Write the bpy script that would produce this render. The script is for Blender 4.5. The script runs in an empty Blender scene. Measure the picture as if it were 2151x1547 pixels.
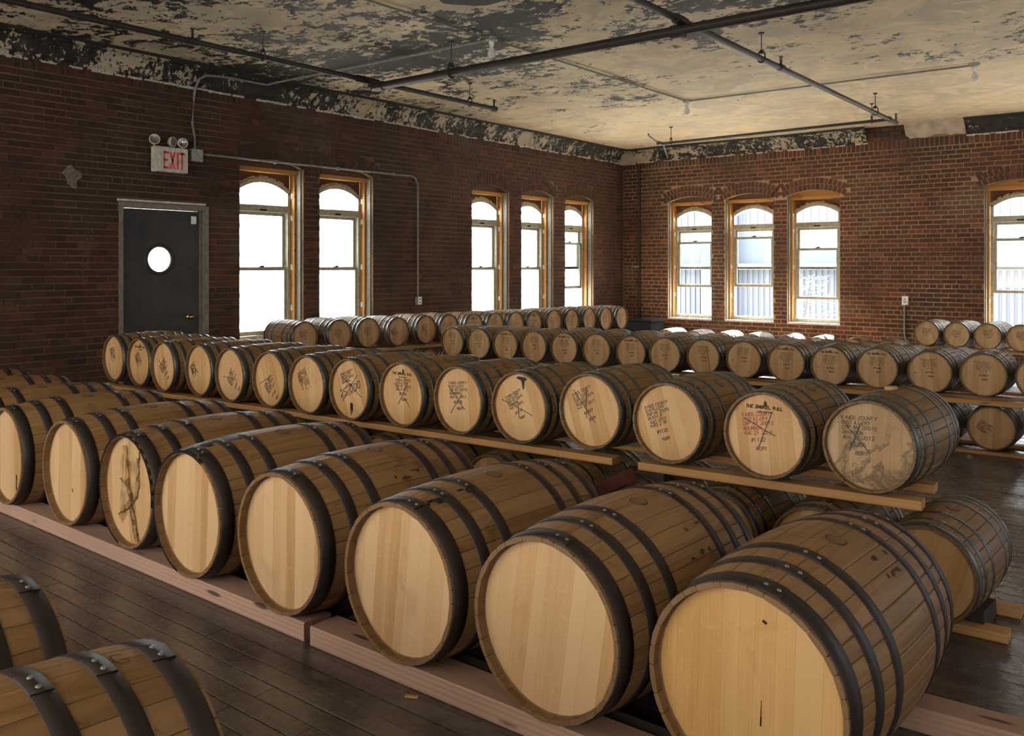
import bpy, bmesh, math, random
from math import sin, cos, pi, radians as R_
from mathutils import Vector, Matrix
random.seed(7)
S = bpy.context.scene
COL = S.collection

# ------------------------------------------------------------------ camera
F, PSI, CX, Y0, CAMH = 1830.62, 0.670880, 1075.5, 561.5, 1.42
cam = bpy.data.cameras.new('camera'); camo = bpy.data.objects.new('camera', cam); COL.objects.link(camo)
camo.location = (0, 0, CAMH); camo.rotation_euler = (pi/2, 0, PSI)
cam.sensor_width = 36; cam.lens = 36*F/2151; cam.shift_y = -(773.5-Y0)/2151; cam.clip_end = 300; cam.clip_start = .05
S.camera = camo

# ------------------------------------------------------------------ world, sun, daylight
SKY = 22.0
w = bpy.data.worlds.new('sky'); S.world = w; w.use_nodes = True
wn = w.node_tree.nodes; bg = wn['Background']
bg.inputs[0].default_value = (.93, .97, 1, 1); bg.inputs[1].default_value = SKY
sun = bpy.data.lights.new('sun', 'SUN'); suno = bpy.data.objects.new('sun', sun); COL.objects.link(suno)
sun.energy = 140; sun.angle = R_(.6); sun.color = (1, .93, .82)
suno.rotation_euler = Vector((.30, -1, -.72)).to_track_quat('-Z', 'Y').to_euler()
suno.location = (-6, 25, 12)

def area(name, loc, rot, sx, sy, power, col=(1, 1, 1), portal=False):
    l = bpy.data.lights.new(name, 'AREA'); l.shape = 'RECTANGLE'; l.size = sx; l.size_y = sy
    l.energy = power; l.color = col
    if portal: l.cycles.is_portal = True
    o = bpy.data.objects.new(name, l); COL.objects.link(o); o.location = loc; o.rotation_euler = rot
    return o
# daylight of the unseen windows in the wall behind the camera and in the right hand wall
for i, x in enumerate((-7.6, -5.2, -2.8, -.4, 2.0)):
    area('window_daylight', (x, -3.4, 1.75), (R_(90), 0, 0), 1.5, 2.1, (88, 88, 80, 72, 50)[i], (1, .94, .85))
for i, y in enumerate((1.5, 5.0, 8.5, 12.0)):
    area('window_daylight', (3.9, y, 1.7), (R_(90), 0, R_(90)), .95, 2.1, (10, 14, 34, 60)[i], (.90, .95, 1))
S.view_settings.view_transform = 'Standard'; S.view_settings.look = 'None'
S.view_settings.gamma = 1; S.view_settings.use_curve_mapping = False
S.view_settings.exposure = 0.22
S.cycles.max_bounces = 8; S.cycles.diffuse_bounces = 4; S.cycles.glossy_bounces = 3
S.cycles.transparent_max_bounces = 12; S.cycles.caustics_reflective = False; S.cycles.caustics_refractive = False
S.cycles.sample_clamp_indirect = 6

# ------------------------------------------------------------------ node helpers
class NT:
    def __init__(s, name):
        s.m = bpy.data.materials.new(name); s.m.use_nodes = True
        s.t = s.m.node_tree; s.b = s.t.nodes['Principled BSDF']; s.out = s.t.nodes['Material Output']
    def n(s, typ, **kw):
        x = s.t.nodes.new(typ)
        for k, v in kw.items(): setattr(x, k, v)
        return x
    def l(s, a, b): s.t.links.new(a, b)
    def put(s, sock, v):
        if isinstance(v, bpy.types.NodeSocket): s.l(v, sock)
        elif isinstance(v, (tuple, list)) and sock.type == 'RGBA' and len(v) == 3: sock.default_value = (*v, 1)
        else: sock.default_value = v
    def math(s, op, a, b=0, c=0, clamp=False):
        x = s.n('ShaderNodeMath', operation=op, use_clamp=clamp)
        s.put(x.inputs[0], a); s.put(x.inputs[1], b); s.put(x.inputs[2], c)
        return x.outputs[0]
    def mix(s, f, a, b, blend='MIX'):
        x = s.n('ShaderNodeMix', data_type='RGBA', blend_type=blend); x.clamp_factor = True
        s.put(x.inputs[0], f); s.put(x.inputs[6], a); s.put(x.inputs[7], b)
        return x.outputs[2]
    def coord(s, kind='Object'):
        if kind == 'World': return s.n('ShaderNodeNewGeometry').outputs['Position']
        return s.n('ShaderNodeTexCoord').outputs[kind]
    def map(s, v, scale=(1, 1, 1), loc=(0, 0, 0)):
        x = s.n('ShaderNodeMapping'); s.l(v, x.inputs[0]); x.inputs['Scale'].default_value = scale
        s.put(x.inputs['Location'], loc); return x.outputs[0]
    def noise(s, v, scale, detail=4, rough=.5, dist=0, col=False):
        x = s.n('ShaderNodeTexNoise'); s.l(v, x.inputs['Vector']); x.inputs['Scale'].default_value = scale
        x.inputs['Detail'].default_value = detail; x.inputs['Roughness'].default_value = rough
        x.inputs['Distortion'].default_value = dist
        return x.outputs['Color' if col else 'Fac']
    def ramp(s, f, a, b, ca=(0, 0, 0), cb=(1, 1, 1)):
        x = s.n('ShaderNodeMapRange'); s.put(x.inputs[0], f); x.inputs[1].default_value = a; x.inputs[2].default_value = b
        if ca == (0, 0, 0) and cb == (1, 1, 1): return x.outputs[0]
        return s.mix(x.outputs[0], ca, cb)
    def bump(s, h, strength=.3, dist=.005):
        x = s.n('ShaderNodeBump'); s.put(x.inputs['Height'], h); x.inputs['Strength'].default_value = strength
        x.inputs['Distance'].default_value = dist; s.l(x.outputs[0], s.b.inputs['Normal'])
    def set(s, col=None, rough=None, metal=None, spec=None):
        if col is not None: s.put(s.b.inputs['Base Color'], col)
        if rough is not None: s.put(s.b.inputs['Roughness'], rough)
        if metal is not None: s.put(s.b.inputs['Metallic'], metal)
        if spec is not None: s.put(s.b.inputs['Specular IOR Level'], spec)
        return s.m
    def rnd(s):
        o = s.n('ShaderNodeObjectInfo').outputs['Random']
        a = s.n('ShaderNodeAttribute', attribute_name='tint').outputs['Fac']
        return s.math('FRACT', s.math('ADD', o, s.math('MULTIPLY', a, 7.31)))
    def tint(s):
        return s.n('ShaderNodeAttribute', attribute_name='tint').outputs['Fac']

def plain(name, col, rough=.6, metal=0, var=.25, scale=20):
    k = NT(name); p = k.coord('World'); n = k.noise(p, scale, 4)
    c = k.mix(k.ramp(n, .3, .7), tuple(x*(1-var) for x in col), tuple(min(1, x*(1+var)) for x in col))
    k.bump(n, .08, .003)
    return k.set(c, rough, metal)

def m_stave(name, base, dark, grey, dirt=.5):
    k = NT(name); o = k.coord('Object'); r = k.rnd()
    cmb = k.n('ShaderNodeCombineXYZ'); k.l(k.math('MULTIPLY', r, 37.), cmb.inputs[0]); k.l(k.math('MULTIPLY', r, 11.), cmb.inputs[1])
    v = k.n('ShaderNodeVectorMath', operation='ADD'); k.l(o, v.inputs[0]); k.l(cmb.outputs[0], v.inputs[1]); v = v.outputs[0]
    g = k.noise(k.map(v, (60, 2.2, 60)), 1, 6, .65)
    g2 = k.noise(k.map(v, (9, 1.5, 9)), 1, 4, .6, .4)
    c = k.mix(k.ramp(g2, .3, .72), base, dark)
    c = k.mix(k.math('MULTIPLY', k.ramp(g, .46, .78), .75), c, tuple(x*.42 for x in dark))
    c = k.mix(k.math('MULTIPLY', k.ramp(r, 0, 1), .5), c, grey)
    p = k.coord('World'); d = k.noise(p, 3.3, 8, .68, .5)
    c = k.mix(k.math('MULTIPLY', k.ramp(d, .56, .70), dirt), c, tuple(x*.25 for x in dark))
    d2 = k.noise(k.map(p, (14, 14, 14)), 1, 5, .7)
    c = k.mix(k.math('MULTIPLY', k.ramp(d2, .66, .74), dirt), c, (.03, .022, .015))
    ys = k.n('ShaderNodeSeparateXYZ'); k.l(o, ys.inputs[0]); c = k.mix(k.math('MULTIPLY', k.ramp(ys.outputs[1], .034, .006), .55), c, (.12, .075, .042))
    k.bump(g, .25, .002)
    return k.set(c, k.ramp(g2, 0, 1, (.48,)*3, (.62,)*3), 0, .35)

def m_head(name, base, dark, pale, stain=0.0):
    k = NT(name); o = k.coord('Object'); r = k.rnd()
    cmb = k.n('ShaderNodeCombineXYZ'); k.l(k.math('MULTIPLY', r, 19.), cmb.inputs[2]); k.l(k.math('MULTIPLY', r, 3.), cmb.inputs[0])
    v = k.n('ShaderNodeVectorMath', operation='ADD'); k.l(o, v.inputs[0]); k.l(cmb.outputs[0], v.inputs[1]); v = v.outputs[0]
    g = k.noise(k.map(v, (150, 30, 2.5)), 1, 4, .6)
    g2 = k.noise(k.map(v, (16, 3, 1.6)), 1, 4, .55, .8)
    fl = k.noise(k.map(v, (22, 6, 55)), 1, 2, .5, 1.5)
    c = k.mix(k.ramp(g2, .32, .7), base, dark)
    c = k.mix(k.math('MULTIPLY', k.ramp(g, .45, .75), .35), c, tuple(x*.62 for x in dark))
    c = k.mix(k.math('MULTIPLY', k.ramp(r, .15, .9), .95), c, pale)
    c = k.mix(k.math('MULTIPLY', k.ramp(fl, .62, .7), .18), c, tuple(min(1, x*1.25) for x in pale))
    p = k.coord('World'); d = k.noise(p, 6, 6, .65, .6)
    c = k.mix(k.math('MULTIPLY', k.ramp(d, .58, .72), .28), c, tuple(x*.5 for x in dark))
    if stain:
        s1 = k.noise(p, 3.2, 7, .62, 1.0)
        band = k.math('SUBTRACT', 1, k.math('MULTIPLY', k.math('ABSOLUTE', k.math('SUBTRACT', s1, .5)), 22), clamp=True)
        low = k.n('ShaderNodeSeparateXYZ'); k.l(k.coord('Object'), low.inputs[0])
        lowm = k.ramp(low.outputs[2], .12, .0)
        c = k.mix(k.math('MULTIPLY', k.math('MULTIPLY', band, lowm), stain), c, (.09, .065, .045))
    k.bump(g, .15, .001)
    return k.set(c, .5, 0, .35)

def m_hoop(name, base, alt, rough, metal):
    k = NT(name); p = k.coord('World'); n = k.noise(p, 9, 6, .65); n2 = k.noise(p, 60, 3, .6); r = k.rnd()
    c = k.mix(k.ramp(n, .35, .68), base, alt); c = k.mix(k.math('MULTIPLY', r, .35), c, tuple(x*.55 for x in base))
    k.bump(n2, .12, .001)
    return k.set(c, k.math('ADD', k.math('MULTIPLY', n, .25), rough-.1), metal, .5)

def m_timber(name, base, dark, spec=.35):
    k = NT(name); o = k.coord('Object'); r = k.rnd()
    cmb = k.n('ShaderNodeCombineXYZ'); k.l(k.math('MULTIPLY', r, 31.), cmb.inputs[0])
    v = k.n('ShaderNodeVectorMath', operation='ADD'); k.l(o, v.inputs[0]); k.l(cmb.outputs[0], v.inputs[1]); v = v.outputs[0]
    d = k.noise(k.map(v, (.9, 6, 6)), 1, 3, .5)
    wv = k.n('ShaderNodeTexWave', wave_type='BANDS', bands_direction='Z'); k.l(k.map(v, (.35, 14, 14)), wv.inputs['Vector'])
    wv.inputs['Scale'].default_value = 1.3; wv.inputs['Distortion'].default_value = 4; wv.inputs['Detail'].default_value = 2; wv.inputs['Detail Scale'].default_value = .6
    c = k.mix(k.math('MULTIPLY', wv.outputs['Fac'], .55), base, dark)
    c = k.mix(k.ramp(d, .45, .75), c, tuple(x*.75 for x in base))
    kn = k.n('ShaderNodeTexVoronoi', feature='F1'); k.l(k.map(v, (2.6, 14, 14)), kn.inputs['Vector']); kn.inputs['Scale'].default_value = 1
    c = k.mix(k.ramp(kn.outputs['Distance'], .17, .10), c, tuple(x*.3 for x in dark))
    k.bump(wv.outputs['Fac'], .15, .001)
    return k.set(c, .62, 0, spec)

M = {}
M['stave1'] = m_stave('oak_staves_new', (.35, .195, .072), (.20, .105, .038), (.32, .20, .105), .75)
M['stave2'] = m_stave('oak_staves_aged', (.32, .18, .056), (.17, .09, .027), (.27, .16, .075), .8)
M['head1'] = m_head('oak_head_new', (.58, .352, .168), (.45, .262, .112), (.64, .43, .24))
M['head_gold'] = m_head('oak_head_golden', (.60, .36, .135), (.52, .29, .095), (.60, .38, .17))
M['head2'] = m_head('oak_head_aged', (.60, .355, .155), (.49, .275, .108), (.63, .41, .21))
M['head_stained'] = m_head('oak_head_water_stained', (.46, .29, .14), (.36, .22, .10), (.48, .34, .2), .8)
M['chime'] = plain('chime_ring_inside', (.16, .095, .045), .7)
M['hoop1'] = m_hoop('dark_iron_hoop', (.030, .024, .022), (.052, .036, .030), .5, .35)
M['hoop2'] = m_hoop('grey_steel_hoop', (.085, .10, .102), (.13, .145, .145), .36, .75)
M['rivet'] = m_hoop('rivet_steel', (.35, .37, .38), (.5, .5, .5), .35, .9)
M['ink'] = plain('marker_ink', (.06, .045, .04), .6)
M['red_ink'] = plain('red_marker_ink', (.42, .06, .04), .6)
M['stamp'] = plain('burnt_stamp', (.07, .035, .02), .8)
M['crack'] = plain('crack_stain', (.10, .05, .018), .8)
M['amber'] = plain('amber_stain', (.34, .185, .065), .7, 0, .4, 12)
M['amber_light'] = plain('light_amber_stain', (.47, .30, .135), .6, 0, .35, 14)
M['tar'] = plain('tar_run', (.012, .008, .008), .35)
M['pinebeam'] = m_timber('pink_fir_beam', (.48, .31, .235), (.34, .20, .145))
M['rail'] = m_timber('pine_rail', (.60, .34, .14), (.45, .24, .085))
M['greyplank'] = m_timber('weathered_plank', (.12, .10, .08), (.07, .055, .04))
M['redpaint'] = plain('red_painted_wood', (.11, .028, .018), .6)
M['darkwood'] = m_timber('dark_old_wood', (.05, .035, .03), (.03, .02, .018))
M['jamb'] = m_timber('raw_pine_jamb', (.42, .20, .05), (.32, .14, .03))
M['greytrim'] = plain('grey_jamb_strip', (.13, .12, .095), .7)
M['frame'] = plain('olive_grey_window_frame', (.34, .325, .25), .45)
M['clip'] = plain('white_clip', (.8, .8, .78), .4)
M['foam'] = plain('dried_foam', (.45, .34, .17), .8, 0, .5, 40)
M['void'] = plain('brown_head_panel', (.10, .045, .02), .8)
M['sill'] = plain('pale_sill', (.6, .56, .5), .7)
M['pipe'] = plain('rusty_pipe', (.022, .017, .013), .6)
M['conduit'] = plain('zinc_conduit', (.22, .23, .20), .8)
M['box'] = plain('zinc_box', (.33, .34, .31), .5, .3)
M['brass'] = plain('brass_knob', (.6, .38, .12), .25, 1)
M['signwhite'] = plain('exit_sign_housing', (.55, .55, .47), .45)
M['signred'] = plain('exit_sign_letters', (.80, .008, .02), .4)
M['lampshell'] = plain('lamp_head_shell', (.55, .53, .42), .4)
M['lens'] = m_hoop('lamp_lens', (.55, .55, .58), (.8, .8, .82), .15, .9)
M['bulb'] = plain('frosted_bulb', (.75, .75, .72), .3)
M['black'] = plain('black_plastic', (.010, .010, .011), .9)
M['black'].node_tree.nodes['Principled BSDF'].inputs['Specular IOR Level'].default_value = .15
M['doorframe'] = plain('beige_door_frame', (.20, .175, .14), .6)
M['cladding'] = plain('blue_grey_cladding', (.060, .070, .090), .5, 0, .06)
M['cladding_pale'] = plain('pale_cladding', (.072, .080, .098), .5, 0, .04)
for k_ in ('cladding', 'cladding_pale'): M[k_].node_tree.nodes['Principled BSDF'].inputs['Specular IOR Level'].default_value = 0
M['render'] = plain('pale_render', (.55, .55, .55), .7, 0, .05)
M['leafy'] = plain('pale_leaves', (.085, .09, .07), .6)
M['asphalt'] = plain('yard', (.62, .58, .52), .8, 0, .1)
M['plaster'] = plain('bare_plaster', (.42, .35, .26), .85, 0, .25, 8)
M['blotch'] = plain('grey_mortar_blotch', (.17, .14, .11), .9, 0, .4, 30)
M['plaster_white'] = plain('broken_plaster_edge', (.5, .46, .40), .9, 0, .3, 30)

def m_door():
    k = NT('door_paint'); p = k.coord('World')
    n = k.noise(k.map(p, (30, 30, 1.2)), 1, 4, .6); n2 = k.noise(p, 2.2, 6, .6, .5)
    c = k.mix(k.ramp(n2, .35, .65), (.018, .019, .021), (.040, .040, .041)); c = k.mix(k.math('MULTIPLY', k.ramp(n, .5, .8), .4), c, (.06, .058, .055))
    return k.set(c, .5, 0, .4)
M['door'] = m_door()

def m_glass():
    k = NT('window_glass'); t = k.n('ShaderNodeBsdfTransparent'); g = k.n('ShaderNodeBsdfGlossy'); g.inputs['Roughness'].default_value = .02
    t.inputs[0].default_value = (.96, .98, .98, 1)
    fr = k.n('ShaderNodeFresnel'); fr.inputs[0].default_value = 1.45; mx = k.n('ShaderNodeMixShader')
    k.l(k.math('MULTIPLY', fr.outputs[0], .8), mx.inputs[0]); k.l(t.outputs[0], mx.inputs[1]); k.l(g.outputs[0], mx.inputs[2]); k.l(mx.outputs[0], k.out.inputs[0])
    return k.m
M['glass'] = m_glass()

def m_brick(name='old_brick', dk=1.0, sootlo=.52):
    k = NT(name); t = k.tint(); p = k.coord('World')
    c = k.n('ShaderNodeValToRGB'); k.l(t, c.inputs[0]); e = c.color_ramp.elements
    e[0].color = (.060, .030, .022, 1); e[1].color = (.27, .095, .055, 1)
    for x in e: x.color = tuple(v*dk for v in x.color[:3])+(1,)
    for pos, q in ((.3, (.105, .042, .028)), (.6, (.145, .054, .033)), (.85, (.19, .068, .04))):
        x = e.new(pos); x.color = (*[v*dk for v in q], 1)
    n = k.noise(p, 30, 5, .7); col = k.mix(k.ramp(n, .3, .75), c.outputs[0], (.055, .03, .022))
    soot = k.noise(k.map(p, (1, 1, .6)), .9, 6, .6, .6)
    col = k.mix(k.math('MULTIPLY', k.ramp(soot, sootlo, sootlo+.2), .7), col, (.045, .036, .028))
    ef = k.noise(k.map(p, (2.2, 2.2, .35)), 1, 8, .72, .4); ef2 = k.noise(p, 26, 4, .75)
    em = k.math('MULTIPLY', k.ramp(ef, .60, .72), k.ramp(ef2, .45, .68))
    col = k.mix(k.math('MULTIPLY', em, .7), col, (.30, .24, .18))
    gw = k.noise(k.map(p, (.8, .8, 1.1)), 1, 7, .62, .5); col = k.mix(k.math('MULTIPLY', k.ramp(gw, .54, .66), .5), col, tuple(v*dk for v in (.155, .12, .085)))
    sp = k.noise(p, 55, 2, .5); col = k.mix(k.math('MULTIPLY', k.ramp(sp, .73, .78), .6), col, (.36, .30, .22))
    k.bump(n, .5, .004)
    return k.set(col, .85, 0, .2)
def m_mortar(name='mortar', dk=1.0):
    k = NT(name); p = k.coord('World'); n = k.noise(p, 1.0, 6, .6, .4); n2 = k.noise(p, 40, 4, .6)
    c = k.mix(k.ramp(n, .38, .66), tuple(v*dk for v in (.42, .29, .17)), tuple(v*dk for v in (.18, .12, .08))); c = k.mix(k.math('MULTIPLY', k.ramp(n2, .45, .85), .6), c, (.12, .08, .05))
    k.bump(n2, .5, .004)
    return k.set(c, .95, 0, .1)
M['brick'] = m_brick('old_brick', 1.0, .47); M['mortar'] = m_mortar()
M['brick_dark'] = m_brick('dark_brick', .68, .44); M['mortar_dark'] = m_mortar('dark_mortar', .40)  # door wall set: brick and mortar colours scaled darker than the far wall

def m_plank():
    k = NT('worn_painted_floor'); p = k.coord('World'); r = k.rnd()
    a = k.noise(k.map(p, (1.2, 3.5, 1)), 1, 8, .65, .4); b = k.noise(k.map(p, (9, 45, 1)), 1, 5, .65); c3 = k.noise(p, 14, 6, .7)
    c = k.mix(k.ramp(a, .40, .62), (.070, .052, .054), (.118, .102, .092))
    c = k.mix(k.math('MULTIPLY', k.ramp(c3, .52, .75), .6), c, (.21, .185, .155))
    c = k.mix(k.math('MULTIPLY', k.ramp(b, .55, .8), .6), c, (.025, .018, .016))
    c = k.mix(k.math('MULTIPLY', r, .3), c, (.03, .022, .02))
    k.bump(k.math('ADD', b, k.math('MULTIPLY', c3, .7)), .55, .004)
    return k.set(c, k.math('ADD', k.math('MULTIPLY', c3, .36), .10), 0, .65)
M['plank'] = m_plank()

def peel(name, cream, grey, brown, nscale, lo, hi, ymod=False):
    k = NT(name); p = k.coord('World')
    s = k.n('ShaderNodeSeparateXYZ'); k.l(p, s.inputs[0])
    big = k.noise(p, .55, 4, .5); fa = k.noise(k.map(p, (1, 1.4, 1)), nscale, 12, .72, .35); fb = k.noise(k.map(p, (1, 1.3, 1)), nscale*5, 8, .7, .5)
    f = k.math('ADD', k.math('MULTIPLY', fa, .50), k.math('MULTIPLY', fb, .50))
    if ymod:
        g = k.math('MULTIPLY', k.ramp(s.outputs[1], 7.5, 12.5), .11)
        g2 = k.math('MULTIPLY', k.ramp(s.outputs[0], -6, -1.5), .035)
        f2 = k.math('SUBTRACT', k.math('SUBTRACT', f, g), g2)
    else: f2 = f
    f3 = k.math('ADD', f2, k.math('MULTIPLY', k.math('SUBTRACT', big, .5), .36))
    mask = k.ramp(f3, lo, hi)
    st = k.noise(p, 1.3, 7, .6, .9); st2 = k.noise(p, 4.5, 6, .65, .8); pl = k.noise(p, 2.6, 2, .4, 1.2)
    c = k.mix(k.ramp(st, .38, .62), cream, grey)
    c = k.mix(k.math('MULTIPLY', k.ramp(st2, .55, .72), .55), c, brown)
    c = k.mix(k.math('MULTIPLY', k.ramp(pl, .57, .585), .45), c, tuple(min(1, x*1.18) for x in cream))
    edge = k.math('MULTIPLY', k.ramp(f3, lo-.035, lo), k.math('SUBTRACT', 1, mask))
    c = k.mix(k.math('MULTIPLY', edge, .45), c, (.70, .66, .58))
    dk = k.mix(k.ramp(k.noise(p, 9, 5, .6), .4, .7), (.018, .016, .015), (.045, .041, .036))
    c = k.mix(mask, c, dk)
    k.bump(k.math('SUBTRACT', 1, mask), .6, .006)
    return k.set(c, .75, 0, .3)
M['ceiling'] = peel('peeling_ceiling_paint', (.86, .72, .48), (.58, .51, .38), (.50, .31, .14), 1.8, .497, .507, True)
M['cornice'] = peel('peeling_cornice_paint', (.46, .38, .22), (.42, .37, .29), (.30, .22, .10), 3.2, .470, .482)
M['darkgap'] = plain('near_black_matte', (.02, .018, .016), .8)  # near-black colour of the bare ceiling patch and the line above the cornice

# ------------------------------------------------------------------ mesh helpers
class MB:
    def __init__(s): s.v = []; s.f = []; s.t = []; s.mi = []
    def quad(s, a, b, c, d, t=0., m=0):
        i = len(s.v); s.v += [a, b, c, d]; s.f.append((i, i+1, i+2, i+3)); s.t.append(t); s.mi.append(m)
    def poly(s, pts, t=0., m=0):
        i = len(s.v); s.v += list(pts); s.f.append(tuple(range(i, i+len(pts)))); s.t.append(t); s.mi.append(m)
    def box(s, x0, x1, y0, y1, z0, z1, t=0., mat=None, m=0):
        P = [Vector(q) for q in ((x0,y0,z0),(x1,y0,z0),(x1,y1,z0),(x0,y1,z0),(x0,y0,z1),(x1,y0,z1),(x1,y1,z1),(x0,y1,z1))]
        if mat is not None: P = [mat @ q for q in P]
        i = len(s.v); s.v += [tuple(q) for q in P]
        for q in ((3,2,1,0),(4,5,6,7),(0,1,5,4),(1,2,6,5),(2,3,7,6),(3,0,4,7)):
            s.f.append(tuple(i+j for j in q)); s.t.append(t); s.mi.append(m)
    def bbox(s, x0, x1, y0, y1, z0, z1, b=.004, t=0., mat=None):   # chamfered box
        pts = []
        for sx, x in ((1, x0), (-1, x1)):
            pts.append([(x, y0+b, z0), (x, y1-b, z0), (x, y1, z0+b), (x, y1, z1-b), (x, y1-b, z1), (x, y0+b, z1), (x, y0, z1-b), (x, y0, z0+b)])
        i = len(s.v)
        for ring in pts:
            for q in ring:
                q = Vector(q); q = mat @ q if mat is not None else q; s.v.append(tuple(q))
        for j in range(8):
            k2 = (j+1) % 8; s.f.append((i+j, i+k2, i+8+k2, i+8+j)); s.t.append(t); s.mi.append(0)
        s.f.append(tuple(i+j for j in range(7, -1, -1))); s.t.append(t); s.mi.append(0)
        s.f.append(tuple(i+8+j for j in range(8))); s.t.append(t); s.mi.append(0)
    def ring(s, prof, n=24, ax='y', t=0., a0=0, a1=2*pi, close=True):
        # prof: list of (r, h) revolved about axis
        i = len(s.v); nn = n if close else n+1
        for j in range(nn):
            a = a0+(a1-a0)*j/n
            for r, h in prof:
                if ax == 'y': s.v.append((r*sin(a), h, r*cos(a)))
                elif ax == 'z': s.v.append((r*cos(a), r*sin(a), h))
                else: s.v.append((h, r*cos(a), r*sin(a)))
        m = len(prof)
        for j in range(n):
            j2 = (j+1) % nn
            for q in range(m-1):
                s.f.append((i+j*m+q, i+j*m+q+1, i+j2*m+q+1, i+j2*m+q)); s.t.append(t); s.mi.append(0)
    def tube(s, pts, r, n=8, t=0.):
        pts = [Vector(p) for p in pts]; rings = []
        up = Vector((0, 0, 1))
        for i, p in enumerate(pts):
            d = (pts[min(i+1, len(pts)-1)]-pts[max(i-1, 0)]).normalized()
            u = d.cross(up)
            if u.length < .1: u = d.cross(Vector((1, 0, 0)))
            u.normalize(); v = d.cross(u)
            k = len(s.v)
            for j in range(n):
                a = 2*pi*j/n; s.v.append(tuple(p+u*r*cos(a)+v*r*sin(a)))
            rings.append(k)
        for a, b in zip(rings, rings[1:]):
            for j in range(n):
                j2 = (j+1) % n; s.f.append((a+j, a+j2, b+j2, b+j)); s.t.append(t); s.mi.append(0)
        for k, rev in ((rings[0], False), (rings[-1], True)):
            q = [k+j for j in range(n)]; s.f.append(tuple(q[::-1] if rev else q)); s.t.append(t); s.mi.append(0)
    def mesh(s, name, mat, smooth=False):
        me = bpy.data.meshes.new(name); me.from_pydata([tuple(v) for v in s.v], [], s.f)
        for m in (mat if isinstance(mat, (list, tuple)) else [mat]): me.materials.append(m)
        if any(s.mi): me.polygons.foreach_set('material_index', s.mi)
        at = me.attributes.new('tint', 'FLOAT', 'FACE'); at.data.foreach_set('value', s.t)
        if smooth: me.polygons.foreach_set('use_smooth', [True]*len(s.f))
        bm = bmesh.new(); bm.from_mesh(me); bmesh.ops.recalc_face_normals(bm, faces=bm.faces); bm.to_mesh(me); bm.free()
        return me
    def build(s, name, mat, parent=None, smooth=False, **kw):
        return put(s.mesh(name, mat, smooth), name, parent, **kw)

def put(me, name, parent=None, loc=None, rot=None, **kw):
    o = bpy.data.objects.new(name, me); COL.objects.link(o)
    if parent is not None: o.parent = parent
    if loc is not None: o.location = loc
    if rot is not None: o.rotation_euler = rot
    for k, v in kw.items(): o[k] = v
    return o
def thing(name, label, cat, loc=(0, 0, 0), rot=(0, 0, 0), group=None, kind=None):
    o = put(None, name, None, loc, rot)
    if kind: o['kind'] = kind
    else: o['label'] = label; o['category'] = cat
    if label: o['label'] = label
    if group: o['group'] = group
    return o
def tag(o, label, cat, group=None):
    o['label'] = label; o['category'] = cat
    if group: o['group'] = group
    return o
def struct(o, label=None):
    o['kind'] = 'structure'
    if label: o['label'] = label
    return o
def pix(X, Y, Z):
    d = -X*sin(PSI)+Y*cos(PSI); r = X*cos(PSI)+Y*sin(PSI)
    if d < .2: return None
    return CX+F*r/d, Y0+F*(CAMH-Z)/d, d
def inframe(q, m=20): return q and -m < q[0] < 2151+m and -m < q[1] < 1547+m

# ------------------------------------------------------------------ room shell
XL, YB, XR, YF, ZC = -9.0, 14.88, 4.0, -3.5, 3.70
# floor
fl = MB(); fl.box(XL-.4, XR+.3, YF-.2, YB+.4, -.2, -.022)
floor = struct(fl.build('floor', M['darkwood']), 'dark worn wooden plank floor with scuffed brown paint')
PW = .083
planks = []
y = YF
row = 0
while y < YB:
    x = XL - random.random()*2
    while x < XR:
        L = random.uniform(1.1, 2.9); x1 = min(x+L, XR); x0 = max(x, XL)
        if x1-x0 > .05: planks.append((x0, x1, y, min(y+PW, YB), random.uniform(-.0014, .0008), random.random()))
        x += L
    y += PW; row += 1
def plank_score(p):
    xc = (p[0]+p[1])/2; yc = (p[2]+p[3])/2
    best = 0
    for xx in (p[0]+.1, xc, p[1]-.1):
        q = pix(xx, yc, 0)
        if inframe(q):
            hid = (-8 < xx < -.75 and 2.0 < yc < 4.4) or (-7.2 < xx < -.8 and 7.2 < yc < 9) or (xx < -2.3 and yc > 4) or yc > 10
            best = max(best, (0 if hid else 1)/q[2]**2)
    return best
planks.sort(key=plank_score, reverse=True)
plank_meshes = {}
rest = MB()
for i, (x0, x1, y0, y1, dz, t) in enumerate(planks):
    if i < 300:
        ln = max(.3, round((x1-x0)*5)/5); key = ln
        if key not in plank_meshes:
            b = MB(); b.bbox(-ln/2, ln/2, -PW/2+.0016, PW/2-.0016, -.022, 0, .003); plank_meshes[key] = b.mesh('plank', M['plank'])
        o = put(plank_meshes[key], 'plank', floor, ((x0+x1)/2, (y0+y1)/2, dz)); o.scale = ((x1-x0-.002)/ln, 1, 1)
    else:
        rest.box(x0+.001, x1-.001, y0+.0012, y1-.0012, -.022, dz, t)
rest.build('plank', M['plank'], floor, kind='stuff')

# openings in local wall coordinates (x along wall, y outward)
WH = 2.66; ARISE = .085
left_open = [('door', 4.64, 5.70, 0, 2.12)] + [('win', a, b, .50, WH) for a, b in ((6.12, 7.06), (7.32, 8.25), (10.33, 11.27), (11.60, 12.52), (12.88, 13.81))]
back_open = [('win', a, b, .45, WH) for a, b in ((-8.01, -7.11), (-6.85, -5.93), (-5.69, -4.78), (-2.62, -1.70), (-1.44, -.52), (-.26, .66))]
def arch_z(x, a, b):   # soffit height above WH
    u = (x-(a+b)/2)/((b-a)/2); return WH + ARISE*(1-u*u)

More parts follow.
